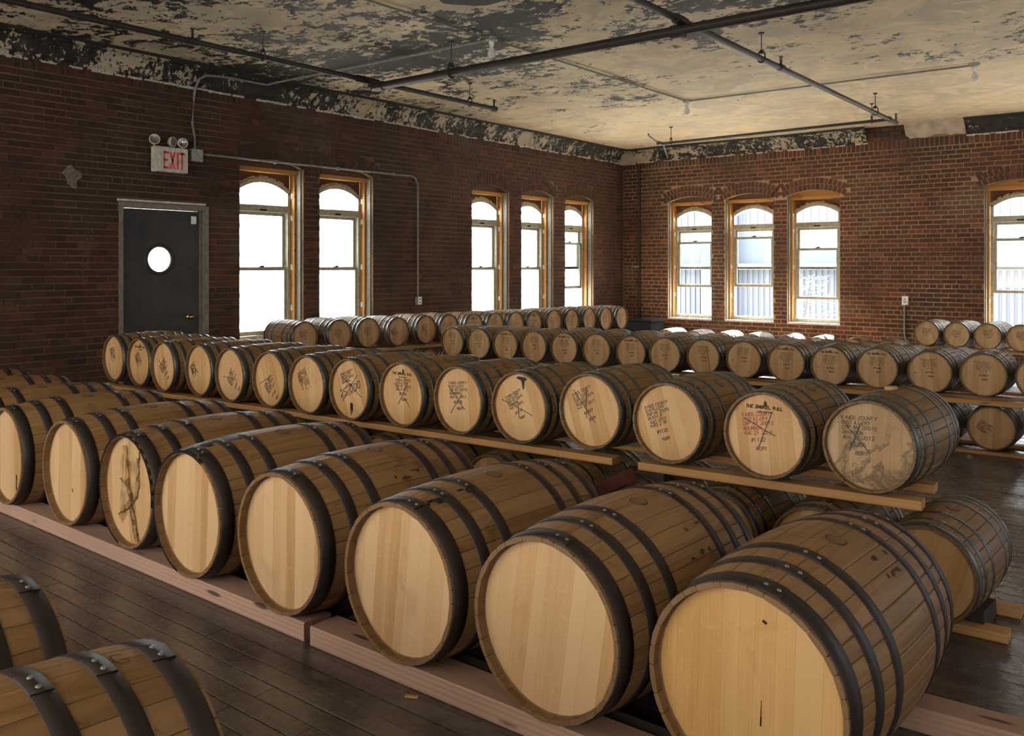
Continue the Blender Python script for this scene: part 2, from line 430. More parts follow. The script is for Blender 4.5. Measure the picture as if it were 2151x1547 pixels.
def make_wall(name, label, a0, a1, opens, ch, loc, rot, brick_from, brick_to, seed, bm_='brick', mm_='mortar'):
    rr = random.Random(seed)
    s = MB(); T = .36; yy = .0045
    xs = sorted([a0, a1]+[v for o in opens for v in (o[1], o[2])])
    for xa, xb in zip(xs, xs[1:]):
        o = next((o for o in opens if o[1] <= xa+1e-6 and o[2] >= xb-1e-6), None)
        if not o: s.box(xa, xb, yy, T, 0, ZC+.05)
        else:
            if o[3] > 0: s.box(xa, xb, yy, T, 0, o[3])
            if o[0] == 'door': s.box(xa, xb, yy, T, o[4], ZC+.05)
            else:
                n = 10
                for i in range(n):
                    x0 = xa+(xb-xa)*i/n; x1 = xa+(xb-xa)*(i+1)/n; z0 = arch_z(x0, xa, xb); z1 = arch_z(x1, xa, xb)
                    i0 = len(s.v)
                    s.v += [(x0, yy, z0), (x1, yy, z1), (x1, T, z1), (x0, T, z0), (x0, yy, ZC+.05), (x1, yy, ZC+.05), (x1, T, ZC+.05), (x0, T, ZC+.05)]
                    for q in ((3,2,1,0),(4,5,6,7),(0,1,5,4),(1,2,6,5),(2,3,7,6),(3,0,4,7)): s.f.append(tuple(i0+j for j in q)); s.t.append(0); s.mi.append(0)
    wall = s.build(name, M[mm_], None, loc=loc, rot=rot); struct(wall, label)
    bricks = []
    TOPZ = 3.47; z = 0; c = 0; RL = .105
    def blocked(x, zc):
        for o in opens:
            if o[0] == 'win' and o[1]-.085 < x < o[2]+.085 and zc > WH-.03:
                zz = arch_z(x, o[1], o[2])
                if zc < zz+.215 and zc > zz - .25: return True
            if o[0] == 'door' and o[1]-.02 < x < o[2]+.3 and o[4]+.42 < zc < o[4]+.64: return False
        return False
    while z+ch < TOPZ-RL+.001:
        head = (c % 6 == 3); mod = .107 if head else .214
        x = brick_from - (mod/2 if (c % 2) else 0) - rr.random()*.012
        while x < brick_to:
            p0, p1 = max(x, brick_from), min(x+mod, brick_to)
            x += mod
            segs = [(p0, p1)]
            for o in opens:
                if o[3] < z+ch*.5 < o[4]:
                    ns = []
                    for q0, q1 in segs:
                        if q1 <= o[1] or q0 >= o[2]: ns.append((q0, q1)); continue
                        if q0 < o[1]: ns.append((q0, o[1]+.004))
                        if q1 > o[2]: ns.append((o[2]-.004, q1))
                    segs = ns
            for q0, q1 in segs:
                if q1-q0 < .03: continue
                if blocked((q0+q1)/2, z+ch/2): continue
                full = abs((q1-q0)-mod) < .002
                bricks.append(((q0+q1)/2, z+ch/2, q1-q0-.012, ch-.013, 0, head, full))
        z += ch; c += 1
    # rowlock course under the cornice
    x = brick_from
    while x < brick_to:
        bricks.append((x+.034, (z+TOPZ)/2+.004, .058, TOPZ-z-.008, 0, False, False)); x += .071
    # double rowlock arches
    for o in opens:
        if o[0] != 'win' or o[1] < brick_from or o[2] > brick_to+.3: continue
        xm = (o[1]+o[2])/2; hw = (o[2]-o[1])/2+.10
        for ringi in range(2):
            n = 15
            for i in range(n):
                u = -1+2*(i+.5)/n; xx = xm+u*hw; zz = WH+ARISE*(1-(u*hw/((o[2]-o[1])/2))**2)+.052+.104*ringi
                sl = -2*ARISE*u*hw/((o[2]-o[1])/2)**2
                bricks.append((xx, zz, 2*hw/n-.010, .098, -math.atan(sl)*1.3, False, False))
    def score(b):
        P = wall_m @ Vector((b[0], 0, b[1])); q = pix(*P)
        return b[2]*b[3]/q[2]**2 if inframe(q) and b[6] and q[1] < 700 else -1
    wall_m = Matrix.Translation(loc) @ Matrix.Rotation(rot[2], 4, 'Z')
    bricks.sort(key=score, reverse=True)
    meshes = {}
    def bmesh_for(kind, v, sx, sz):
        if (kind, v) not in meshes:
            m = MB(); q = random.Random(v*7+kind)
            m.bbox(-sx/2, sx/2, 0, .05, -sz/2, sz/2, .004, t=(v+.5)/10+q.uniform(-.03, .03)); meshes[(kind, v)] = m.mesh('brick', M[bm_])
        return meshes[(kind, v)]
    rest = MB(); cnt = 0
    for b in bricks:
        t = min(.999, max(0, rr.gauss(.45, .29)))
        proud = rr.uniform(-.0035, .002)
        if b[6] and cnt < 300 and score(b) > 0:
            cnt += 1
            o = put(bmesh_for(1 if b[5] else 0, int(t*10), b[2], b[3]), 'brick', wall, (b[0], proud, b[1]+rr.uniform(-.0012, .0012)), (0, rr.uniform(-.008, .008), 0))
        else:
            mt = Matrix.Translation((b[0], proud, b[1]+rr.uniform(-.001, .001))) @ Matrix.Rotation(b[4]+rr.uniform(-.01, .01), 4, 'Y')
            sx = b[2]*rr.uniform(.97, 1.0); sz = b[3]*rr.uniform(.95, 1.02)
            rest.box(-sx/2, sx/2, 0, .03, -sz/2, sz/2, t, mt)
    rest.build('brick', M[bm_], wall, kind='stuff')
    return wall

wall_left = make_wall('wall_left', 'dark red brick wall with the grey door and five windows', YF, YB+.36, left_open, .0698, (XL, 0, 0), (0, 0, pi/2), 2.6, YB, 11, 'brick_dark', 'mortar_dark')
wall_back = make_wall('wall_back', 'red brick wall with orange jambed arched windows, far end of room', XL-.36, XR+.3, back_open, .0722, (0, YB, 0), (0, 0, 0), XL, XR, 12)
b = MB(); b.box(XR, XR+.3, YF, YB, 0, ZC+.05); struct(b.build('wall_right', M['mortar']), 'brick wall out of view')
b = MB(); b.box(XL-.3, XR+.3, YF-.3, YF, 0, ZC+.05); struct(b.build('wall_front', M['mortar']), 'brick wall behind the viewpoint')
# ceiling with slight sag
b = MB(); nx, ny = 26, 36
for i in range(nx):
    for j in range(ny):
        x0 = XL-.3+(XR-XL+.6)*i/nx; x1 = XL-.3+(XR-XL+.6)*(i+1)/nx; y0 = YF-.3+(YB-YF+.6)*j/ny; y1 = YF-.3+(YB-YF+.6)*(j+1)/ny
        h = lambda x, y: ZC + .008*sin(x*1.7+y)*cos(y*.9)
        b.quad((x0, y0, h(x0, y0)), (x0, y1, h(x0, y1)), (x1, y1, h(x1, y1)), (x1, y0, h(x1, y0)))
ceil = struct(b.build('ceiling', M['ceiling'], smooth=True), 'old plaster ceiling with peeling cream paint and black bare patches')
b = MB(); b.box(XL-.36, XR+.3, YF-.3, YB+.4, ZC+.06, ZC+.25); b.build('ceiling_slab', M['mortar'], ceil)
# bare dark hole in the ceiling paint near the top of the picture
b = MB(); pts = []
for i in range(28):
    a = 2*pi*i/28; rr_ = 1+.07*sin(3*a+1)+.05*sin(7*a); pts.append((-4.62+.50*rr_*cos(a), 5.42+.36*rr_*sin(a), ZC-.012))
b.poly(pts); b.poly([(p[0], p[1], ZC-.004) for p in pts])
for i in range(28):
    p, q = pts[i], pts[(i+1) % 28]; b.quad(p, q, (q[0], q[1], ZC+.01), (p[0], p[1], ZC+.01))
b.build('ceiling_patch', M['darkgap'], ceil, label='dark round bare patch')

# cornice: profile (out from wall, z)
PROF = [(0, 3.462), (.018, 3.462), (.022, 3.485), (.040, 3.492), (.040, 3.505), (.055, 3.512), (.060, 3.535), (.075, 3.575), (.10, 3.615), (.14, 3.648), (.185, 3.662), (.195, 3.668), (.195, 3.685), (.225, 3.690), (.225, 3.715)]
def cornice(a0, a1, loc, rot, name, label, miter0=0, miter1=0):
    b = MB(); n = max(2, int((a1-a0)/.12)); rg = random.Random(int(a1*10))
    ring = []
    for i in range(n+1):
        x = a0+(a1-a0)*i/n; k = len(b.v)
        for j, (o, z) in enumerate(PROF):
            xx = x + (o*miter0 if i == 0 else 0) - (o*miter1 if i == n else 0)
            jit = rg.uniform(-.004, .004)
            b.v.append((xx, -o+jit, z+(rg.uniform(-.007, .007) if j < 2 else jit*.6)))
        ring.append(k)
    for p, q in zip(ring, ring[1:]):
        for j in range(len(PROF)-1): b.f.append((p+j, q+j, q+j+1, p+j+1)); b.t.append(0); b.mi.append(0)
    for k in (ring[0], ring[-1]): b.f.append(tuple(k+j for j in range(len(PROF)))); b.t.append(0); b.mi.append(0)
    o = b.build(name, M['cornice'], None, loc=loc, rot=rot); struct(o, label)
    # ragged broken plaster edge and the dark gap against the ceiling
    e = MB(); x = a0
    while x < a1:
        L = rg.uniform(.03, .16); h = rg.uniform(.008, .022); d = rg.uniform(.012, .026)
        if rg.random() < .8: e.bbox(x, min(x+L, a1), -d, .004, 3.458-h, 3.466, .004, mat=Matrix.Rotation(0, 4, 'Y'))
        x += L*rg.uniform(.9, 1.3)
    e.build('plaster_edge', M['plaster_white'], o, label='ragged white plaster edge', kind='stuff')
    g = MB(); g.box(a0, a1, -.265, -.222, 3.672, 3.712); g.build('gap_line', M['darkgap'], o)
    return o
cornice(YF, YB, (XL, 0, 0), (0, 0, pi/2), 'trim_1', 'coved plaster cornice with flaking cream and black paint, over the door wall', 0, 1)
cornice(XL, -4.33, (0, YB, 0), (0, 0, 0), 'trim_2', 'coved cornice with flaking paint over the three far windows', 1, 0)
cornice(-2.86, XR, (0, YB, 0), (0, 0, 0), 'trim_3', 'coved cornice remnant at the right of the broken gap', 0, 0)
b = MB(); rg = random.Random(4); pts = []
for i in range(13): pts.append((-3.74+.88*i/12, 3.50+rg.uniform(-.03, .02) + (.03 if i == 0 else 0)))
for (x0, z0), (x1, z1) in zip(pts, pts[1:]):
    i0 = len(b.v); b.v += [(x0, -.012, z0), (x1, -.012, z1), (x1, .0, z1), (x0, 0, z0), (x0, -.16, ZC+.005), (x1, -.16, ZC+.005), (x1, 0, ZC+.005), (x0, 0, ZC+.005)]
    for q in ((3,2,1,0),(4,5,6,7),(0,1,5,4),(1,2,6,5),(2,3,7,6),(3,0,4,7)): b.f.append(tuple(i0+j for j in q)); b.t.append(0); b.mi.append(0)
struct(b.build('trim_4', M['plaster'], None, loc=(0, YB, 0)), 'bare plaster patch where the cornice broke away')
b = MB(); rg = random.Random(9); z = 3.47; c = 0
while z < 3.69:
    x = -4.33 - (.1 if c % 2 else 0)
    while x < -3.72: b.box(x+.005, min(x+.21, -3.70), -.02-.008*c, .01, z+.004, min(z+.068, 3.70), rg.random()); x += .214
    z += .0722; c += 1
b.build('brick', M['brick'], wall_back, kind='stuff')
b = MB(); b.bbox(-8.97, -8.72, -.20, 0.0, 3.42, 3.66, .03); o = b.build('trim_5', M['plaster'], None, loc=(0, YB, 0)); struct(o, 'patched plaster lump in the ceiling corner')

b = MB(); pts = [(.075*(1+.3*sin(3*a)+.2*sin(5*a+1))*cos(a), .10*(1+.25*sin(4*a))*sin(a)) for a in [2*pi*i/18 for i in range(18)]]
b.poly([(4.16+x, -.009, 2.335+z) for x, z in pts])
for (xa, za), (xb, zb) in zip(pts, pts[1:]+pts[:1]): b.quad((4.16+xa, -.009, 2.335+za), (4.16+xb, -.009, 2.335+zb), (4.16+xb*1.15, .004, 2.335+zb*1.15), (4.16+xa*1.15, .004, 2.335+za*1.15))
b.build('mortar_patch', M['blotch'], wall_left, label='small grey plaster patch')
# ------------------------------------------------------------------ door
door = struct(put(None, 'door_1', None, (XL, 0, 0), (0, 0, pi/2)), 'dark grey door with a round porthole window and brass knob')
D0, D1 = 4.64, 5.70
b = MB()
b.bbox(D0, D0+.045, -.012, .20, 0, 2.12, .003); b.bbox(D1-.045, D1, -.012, .20, 0, 2.12, .003)
b.bbox(D0+.0455, D1-.0455, -.011, .20, 2.06, 2.119, .003)
b.bbox(D1-.085, D1-.045, .05, .20, 0, 2.06, .003); b.bbox(D0+.045, D0+.06, .06, .2, 0, 2.06, .003)
b.build('door_frame', M['doorframe'], door)
PC, PZ, PR = 5.13, 1.505, .150
b = MB(); x0, x1, z0, z1 = D0+.047, D1-.085, .01, 2.055; yf, yb = .055, .095
n = 40; ring = []; outer = []
for i in range(n):
    a = 2*pi*i/n; cx_, cz_ = cos(a), sin(a); ring.append((PC+PR*cx_, PZ+PR*cz_))
    tx = ((x1-PC)/cx_ if cx_ > 1e-6 else ((x0-PC)/cx_ if cx_ < -1e-6 else 1e9)); tz = ((z1-PZ)/cz_ if cz_ > 1e-6 else ((z0-PZ)/cz_ if cz_ < -1e-6 else 1e9))
    k_ = min(tx, tz); outer.append((PC+k_*cx_, PZ+k_*cz_))
for i in range(n):
    j = (i+1) % n
    for yy in (yf, yb):
        b.quad((ring[i][0], yy, ring[i][1]), (ring[j][0], yy, ring[j][1]), (outer[j][0], yy, outer[j][1]), (outer[i][0], yy, outer[i][1]))
    b.quad((ring[i][0], yf, ring[i][1]), (ring[j][0], yf, ring[j][1]), (ring[j][0], yb, ring[j][1]), (ring[i][0], yb, ring[i][1]))
for cx2, cz2 in ((x0, z0), (x1, z0), (x1, z1), (x0, z1)):   # corner triangles
    k_ = min(range(n), key=lambda q: (outer[q][0]-cx2)**2+(outer[q][1]-cz2)**2)
    for j in ((k_+1) % n, (k_-1) % n):
        for yy in (yf, yb): b.poly([(outer[k_][0], yy, outer[k_][1]), (outer[j][0], yy, outer[j][1]), (cx2, yy, cz2)])
b.build('door_slab', M['door'], door)
b = MB(); b.ring([(PR-.012, .085), (PR-.012, .045), (PR+.022, .045), (PR+.028, .056)], 40); b.build('porthole_rim', M['door'], door, loc=(PC, 0, PZ), smooth=True)
b = MB(); b.poly([(PC+(PR-.005)*cos(2*pi*i/32), .075, PZ+(PR-.005)*sin(2*pi*i/32)) for i in range(32)]); b.build('porthole_glass', M['glass'], door)
kn = MB(); kn.ring([(.0, -.075), (.018, -.072), (.027, -.058), (.024, -.045), (.012, -.035), (.010, -.01), (.030, -.006), (.032, 0)], 20)
kn.build('door_knob', M['brass'], door, loc=(5.49, .055, .855), smooth=True)
b = MB(); b.bbox(5.515, 5.56, .02, .07, 1.91, 2.0, .006); b.build('closer_bracket', M['clip'], door)
b = MB(); b.bbox(D0-.02, D1-.06, -.05, .01, 2.122, 2.146, .004); b.build('drip_strip', M['sill'], door, label='pale strip above the frame')

# ------------------------------------------------------------------ windows
def window(idx, host, a0, a1, z0, loc, rot, kind, s_lo, s_hi, label):
    W = a1-a0
    win = struct(put(None, 'window_%d' % idx, None, loc, rot), label)
    def P(name, mb, mat, parent=win, **kw): return mb.build(name, M[mat], parent, **kw)
    for x0, x1, lab in ((a0, a0+.016, 0), (a1-.016, a1, 1)):
        b = MB(); b.bbox(x0, x1, .045, .135, z0, WH-.01, .002); P('jamb_strip', b, 'greytrim')
    for x0, x1 in ((a0+.002, a0+.045), (a1-.045, a1-.002)):
        b = MB(); b.bbox(x0, x1, .13, .225, z0, WH-.06, .003); P('jamb', b, 'jamb')
    b = MB(); b.bbox(a0+.01, a1-.01, .10, .22, WH-.065, WH-.01, .003); P('head_board', b, 'jamb')
    # arched wood filler under the brick arch
    b = MB(); n = 10
    for i in range(n):
        x0 = a0+.02+(W-.04)*i/n; x1 = a0+.02+(W-.04)*(i+1)/n
        b.quad((x0, .12, WH-.012), (x1, .12, WH-.012), (x1, .12, arch_z(x1, a0, a1)), (x0, .12, arch_z(x0, a0, a1)))
        b.quad((x0, .16, WH-.012), (x1, .16, WH-.012), (x1, .16, arch_z(x1, a0, a1)), (x0, .16, arch_z(x0, a0, a1)))
    P('arch_filler', b, 'jamb' if idx in (8, 9) else 'void')
    f0, f1 = a0+.05, a1-.05; XM = (a0+a1)/2; SPR, RISE = 2.36, .155
    def az(x, g=0): u = (x-XM)/((f1-f0)/2); return SPR+RISE*(1-u*u)+g
    # brown panel above the arched light
    b = MB(); n = 14
    for i in range(n):
        x0 = f0-.01+(f1-f0+.02)*i/n; x1 = f0-.01+(f1-f0+.02)*(i+1)/n
        i0 = len(b.v); zA, zB = az(x0, .02), az(x1, .02)
        b.v += [(x0, .235, zA), (x1, .235, zB), (x1, .27, zB), (x0, .27, zA), (x0, .235, WH-.03), (x1, .235, WH-.03), (x1, .27, WH-.03), (x0, .27, WH-.03)]
        for q in ((3,2,1,0),(4,5,6,7),(0,1,5,4),(1,2,6,5),(2,3,7,6),(3,0,4,7)): b.f.append(tuple(i0+j for j in q)); b.t.append(0); b.mi.append(0)
    P('head_panel', b, 'void')
    # dried foam bead above the arch
    b = MB(); rg = random.Random(idx); n = 22; prev = None
    for i in range(n):
        x0 = f0+(f1-f0)*i/n; x1 = f0+(f1-f0)*(i+1)/n; h0 = rg.uniform(.012, .035)
        m = Matrix.Translation(((x0+x1)/2, .215, az((x0+x1)/2, .022))) @ Matrix.Rotation(-math.atan((az(x1)-az(x0))/(x1-x0)), 4, 'Y')
        b.bbox(-(x1-x0)*.62, (x1-x0)*.62, -.012, .022, 0, h0, .006, mat=m)
    P('foam_bead', b, 'foam')
    # frame: stiles, bottom rail, transom bar, arched head
    fw = .045; b = MB(); ys, ye = .20, .30
    b.bbox(f0, f0+fw, ys, ye, z0+.02, SPR+.01, .004); b.bbox(f1-fw, f1, ys, ye, z0+.02, SPR+.01, .004)
    n = 14
    for i in range(n):
        x0 = f0+(f1-f0)*i/n; x1 = f0+(f1-f0)*(i+1)/n; i0 = len(b.v)
        def lo(x): return max(SPR-.02, az(x, -.035))
        b.v += [(x0, ys, lo(x0)), (x1, ys, lo(x1)), (x1, ye, lo(x1)), (x0, ye, lo(x0)), (x0, ys, az(x0, .02)), (x1, ys, az(x1, .02)), (x1, ye, az(x1, .02)), (x0, ye, az(x0, .02))]
        for q in ((3,2,1,0),(4,5,6,7),(0,1,5,4),(1,2,6,5),(2,3,7,6),(3,0,4,7)): b.f.append(tuple(i0+j for j in q)); b.t.append(0); b.mi.append(0)
    P('window_frame', b, 'frame')
    b = MB(); b.bbox(f0+fw-.005, f1-fw+.005, ys-.006, ye, 2.11, 2.20, .006); tb = P('transom_bar', b, 'frame')
    b = MB(); b.bbox(XM-.05, XM+.05, ys-.012, ys, 2.125, 2.145, .003); P('vent_slot', b, 'black', tb)
    b = MB(); b.bbox(f0+.01, f1-.01, ys-.02, ye, z0+.01, z0+.075, .005); P('bottom_rail', b, 'frame')
    b = MB(); b.bbox(a0+.002, a1-.002, .0, .36, z0-.02, z0+.012, .004); P('window_sill', b, 'sill')
    # fixed arched pane
    b = MB(); pts = [(f0+fw, .26, 2.19), (f1-fw, .26, 2.19)]+[(f0+fw+(f1-f0-2*fw)*(1-i/12), .26, az(f0+fw+(f1-f0-2*fw)*(1-i/12), -.03)) for i in range(13)]
    b.poly(pts); P('pane', b, 'glass')
    # inner sash
    def sash(zlo, zhi, y0, name, lock=False):
        sw = .042; x0, x1 = f0+fw-.004, f1-fw+.004; b = MB()
        b.bbox(x0, x0+sw, y0, y0+.032, zlo, zhi, .003); b.bbox(x1-sw, x1, y0, y0+.032, zlo, zhi, .003)
        b.bbox(x0+sw, x1-sw, y0, y0+.032, zlo, zlo+.05, .003); b.bbox(x0+sw, x1-sw, y0, y0+.032, zhi-.04, zhi, .003)
        s_ = P(name, b, 'frame')
        b = MB(); b.box(x0+sw-.003, x1-sw+.003, y0+.014, y0+.018, zlo+.045, zhi-.036); P('pane', b, 'glass', s_)
        if lock:
            b = MB(); b.bbox(XM-.035, XM+.03, y0-.004, y0+.02, zhi, zhi+.010, .002); b.bbox(XM-.01, XM+.05, y0-.002, y0+.012, zhi+.010, zhi+.02, .002); P('sash_lock', b, 'black', s_)
    sash(s_lo, s_hi, .222, 'sash', True)
    if kind == 'L': sash(s_hi-.045, 2.11, .262, 'sash')
    else: sash(1.38, 2.11, .262, 'sash')
    for zc_ in (.9, 1.42, 2.05, 2.33):
        for side in ((a1-.052, a1-.040),) if kind == 'L' else ((a0+.040, a0+.052),):
            b = MB(); b.bbox(side[0], side[1], .165, .205, zc_-.035, zc_+.035, .002); P('mounting_clip', b, 'clip')
    return win
lnames = ['tall arched window next to the grey door', 'tall arched window, second along from the grey door', 'arched window at the left of the trio on the door wall', 'middle arched window of the trio on the door wall', 'narrow looking arched window nearest the room corner, door wall']
for i, o in enumerate(left_open[1:]):
    hi = 1.42 if i < 4 else 1.88
    lo = o[3]+.075 if i < 4 else 1.02
    window(i+1, wall_left, o[1], o[2], o[3], (XL, 0, 0), (0, 0, pi/2), 'L' if i < 4 else 'B', lo, hi, lnames[i])
bn = ['arched window with orange jamb nearest the corner, far wall', 'middle arched window of three on the far wall', 'right arched window of three on the far wall, sash lowered', 'arched window above the small barrels at the right end of far wall', 'far wall window out of frame', 'far wall window out of frame, rightmost']
bs = [(1.04, 1.90), (1.06, 1.97), (.86, 1.75), (1.02, 1.86), (1.0, 1.85), (.58, 1.42)]
for i, o in enumerate(back_open):
    window(i+6, wall_back, o[1], o[2], o[3], (0, YB, 0), (0, 0, 0), 'B', bs[i][0], bs[i][1], bn[i])
# sky portals at every opening
for o in left_open[1:]: area('window_portal', (XL-.42, (o[1]+o[2])/2, 1.55), (R_(90), 0, R_(-90)), o[2]-o[1], 2.25, 1, portal=True)
for o in back_open: area('window_portal', ((o[1]+o[2])/2, YB+.42, 1.55), (R_(90), 0, pi), o[2]-o[1], 2.25, 1, portal=True)

# ------------------------------------------------------------------ exterior
b = MB(); b.box(-60, 60, 15.4, 80, -.6, -.5); b.box(-60, -9.5, -20, 15.4, -.6, -.5); struct(b.build('ground', M['asphalt']), 'yard outside')
bld = thing('warehouse', 'pale ribbed metal warehouse seen through the far windows', 'building', (0, 0, 0))
b = MB(); b.box(-16.6, 12, 26.2, 34, -.5, 4.3); b.build('wall', M['cladding_pale'], bld)
b = MB(); x = -16.6
while x < 12: b.box(x, x+.09, 26.16, 26.22, -.5, 1.35); x += .18
b.build('cladding_rib', M['cladding_pale'], bld, kind='stuff')
b = MB(); x = -16.6
while x < 12: b.box(x, x+.12, 26.17, 26.22, 2.6, 3.9); x += .24
b.build('cladding_rib', M['cladding_pale'], bld, kind='stuff')
b = MB(); b.box(-16.6, 12, 25.7, 26.2, 1.35, 1.52); b.build('ledge', M['render'], bld)
b = MB(); b.box(-16.6, 12, 25.9, 26.2, 4.1, 4.5); b.build('parapet', M['render'], bld)
b = MB(); b.box(-12.6, -11.6, 25.6, 26.2, -.5, 4.2); b.build('pilaster', M['cladding'], bld)
rg = random.Random(3); b = MB()
for i in range(420):
    a = rg.uniform(0, 2*pi); rr_ = rg.random()**.5*.75; z_ = rg.uniform(-.2, 1.2)
    c_ = Vector((-7.6+rr_*cos(a)*(1.1-z_*.3), 21+rr_*sin(a), z_)); m = Matrix.Translation(c_) @ Matrix.Rotation(rg.uniform(0, 6), 4, 'Z') @ Matrix.Rotation(rg.uniform(-1, 1), 4, 'X')
    q = [m @ Vector(v) for v in ((-.05, 0, 0), (0, .02, .03), (.06, 0, .05), (0, -.02, .03))]; b.quad(*[tuple(v) for v in q])
sh = thing('shrub', 'pale leafy shrub outside the third far window', 'shrub', (0, 0, 0)); b.build('foliage', M['leafy'], sh, kind='stuff')
b = MB(); b.tube([(-7.6, 21, -.5), (-7.58, 21, .2), (-7.5, 21.02, .9)], .025, 6); b.build('stem', M['darkwood'], sh)
b = MB(); b.box(-34, -27, -6, 24, -.5, 4.0); o = tag(b.build('outbuilding', M['render']), 'blank pale building outside the door wall windows', 'building')

# ------------------------------------------------------------------ barrels
FONT = {'A': '002640 1232', 'B': '0006354433 033241300 0', 'C': '45361605011040 '.strip(), 'D': '00063544413000', 'E': '46060040 0333', 'F': '460600 0333', 'G': '4536160501104042 4222', 'H': '0006 4046 0343', 'I': '2026', 'J': '4641301001', 'K': '0006 460340', 'L': '060040', 'M': '0006234640', 'N': '00064046', 'O': '10013416 1636454130 10'.replace(' ', ''), 'P': '00063645443303', 'R': '0006364544330323 2340', 'S': '4536160513334241301001', 'T': '0646 2026', 'U': '060110304146', 'V': '062046', 'W': '0610233046', 'X': '0640 0046', 'Y': '062346 2320', 'Z': '06460040', '0': '1001051636454130 10'.replace(' ', ''), '1': '152620', '2': '051636454300 0040', '3': '0516364534233241301001', '4': '30360242', '5': '4606033342301001', '6': '3616050110304142331302', '7': '064610', '8': '1304051636453413021030 4142', '9': '441304051636454130', '-': '0343', '#': '1016 3036 0242 0444', '.': '1011', ',': '2010', '/': '0046'}
FONT['C'] = '4536160501103041'; FONT['B'] = '00063645443303 334241300 0'.replace('300 0', '3000'); FONT['O'] = '1001051636454130 1030'; FONT['0'] = FONT['O']; FONT['8'] = '13040516364534331302011030414233'; FONT['M'] = '00 0006234640'[3:]; FONT['D'] = '000636454130 0030'
def stroke(b, p, q, w_, y):
    p = Vector(p); q = Vector(q); d = q-p
    if d.length < 1e-6: return
    d.normalize(); n = Vector((-d.y, d.x))*w_/2; p2 = p-d*w_*.3; q2 = q+d*w_*.3
    b.quad((p2.x-n.x, y, p2.y-n.y), (q2.x-n.x, y, q2.y-n.y), (q2.x+n.x, y, q2.y+n.y), (p2.x+n.x, y, p2.y+n.y))
def write(b, text, x, z, h, ang, w_, y, rg, jit=.12, center=False):
    u = h/6; adv = 5.4*u; ca, sa = cos(ang), sin(ang)
    if center: x -= ca*adv*len(text)/2; z -= sa*adv*len(text)/2
    cx_ = 0
    for chh in text:
        if chh in FONT:
            sx = rg.uniform(.85, 1.1); sh = rg.uniform(-.05, .35); oz = rg.uniform(-.5, .5)*u
            for pl in FONT[chh].split():
                pts = [(int(pl[i]), int(pl[i+1])) for i in range(0, len(pl)-1, 2)]
                pts = [(cx_+(a*sx+c_*sh)*u+rg.uniform(-jit, jit)*u*2, c_*u+oz+rg.uniform(-jit, jit)*u*2) for a, c_ in pts]
                pts = [(x+a*ca-c_*sa, z+a*sa+c_*ca) for a, c_ in pts]
                for p, q in zip(pts, pts[1:]): stroke(b, p, q, w_, y)
        cx_ += adv*(.75 if chh in 'I. ,' else 1)

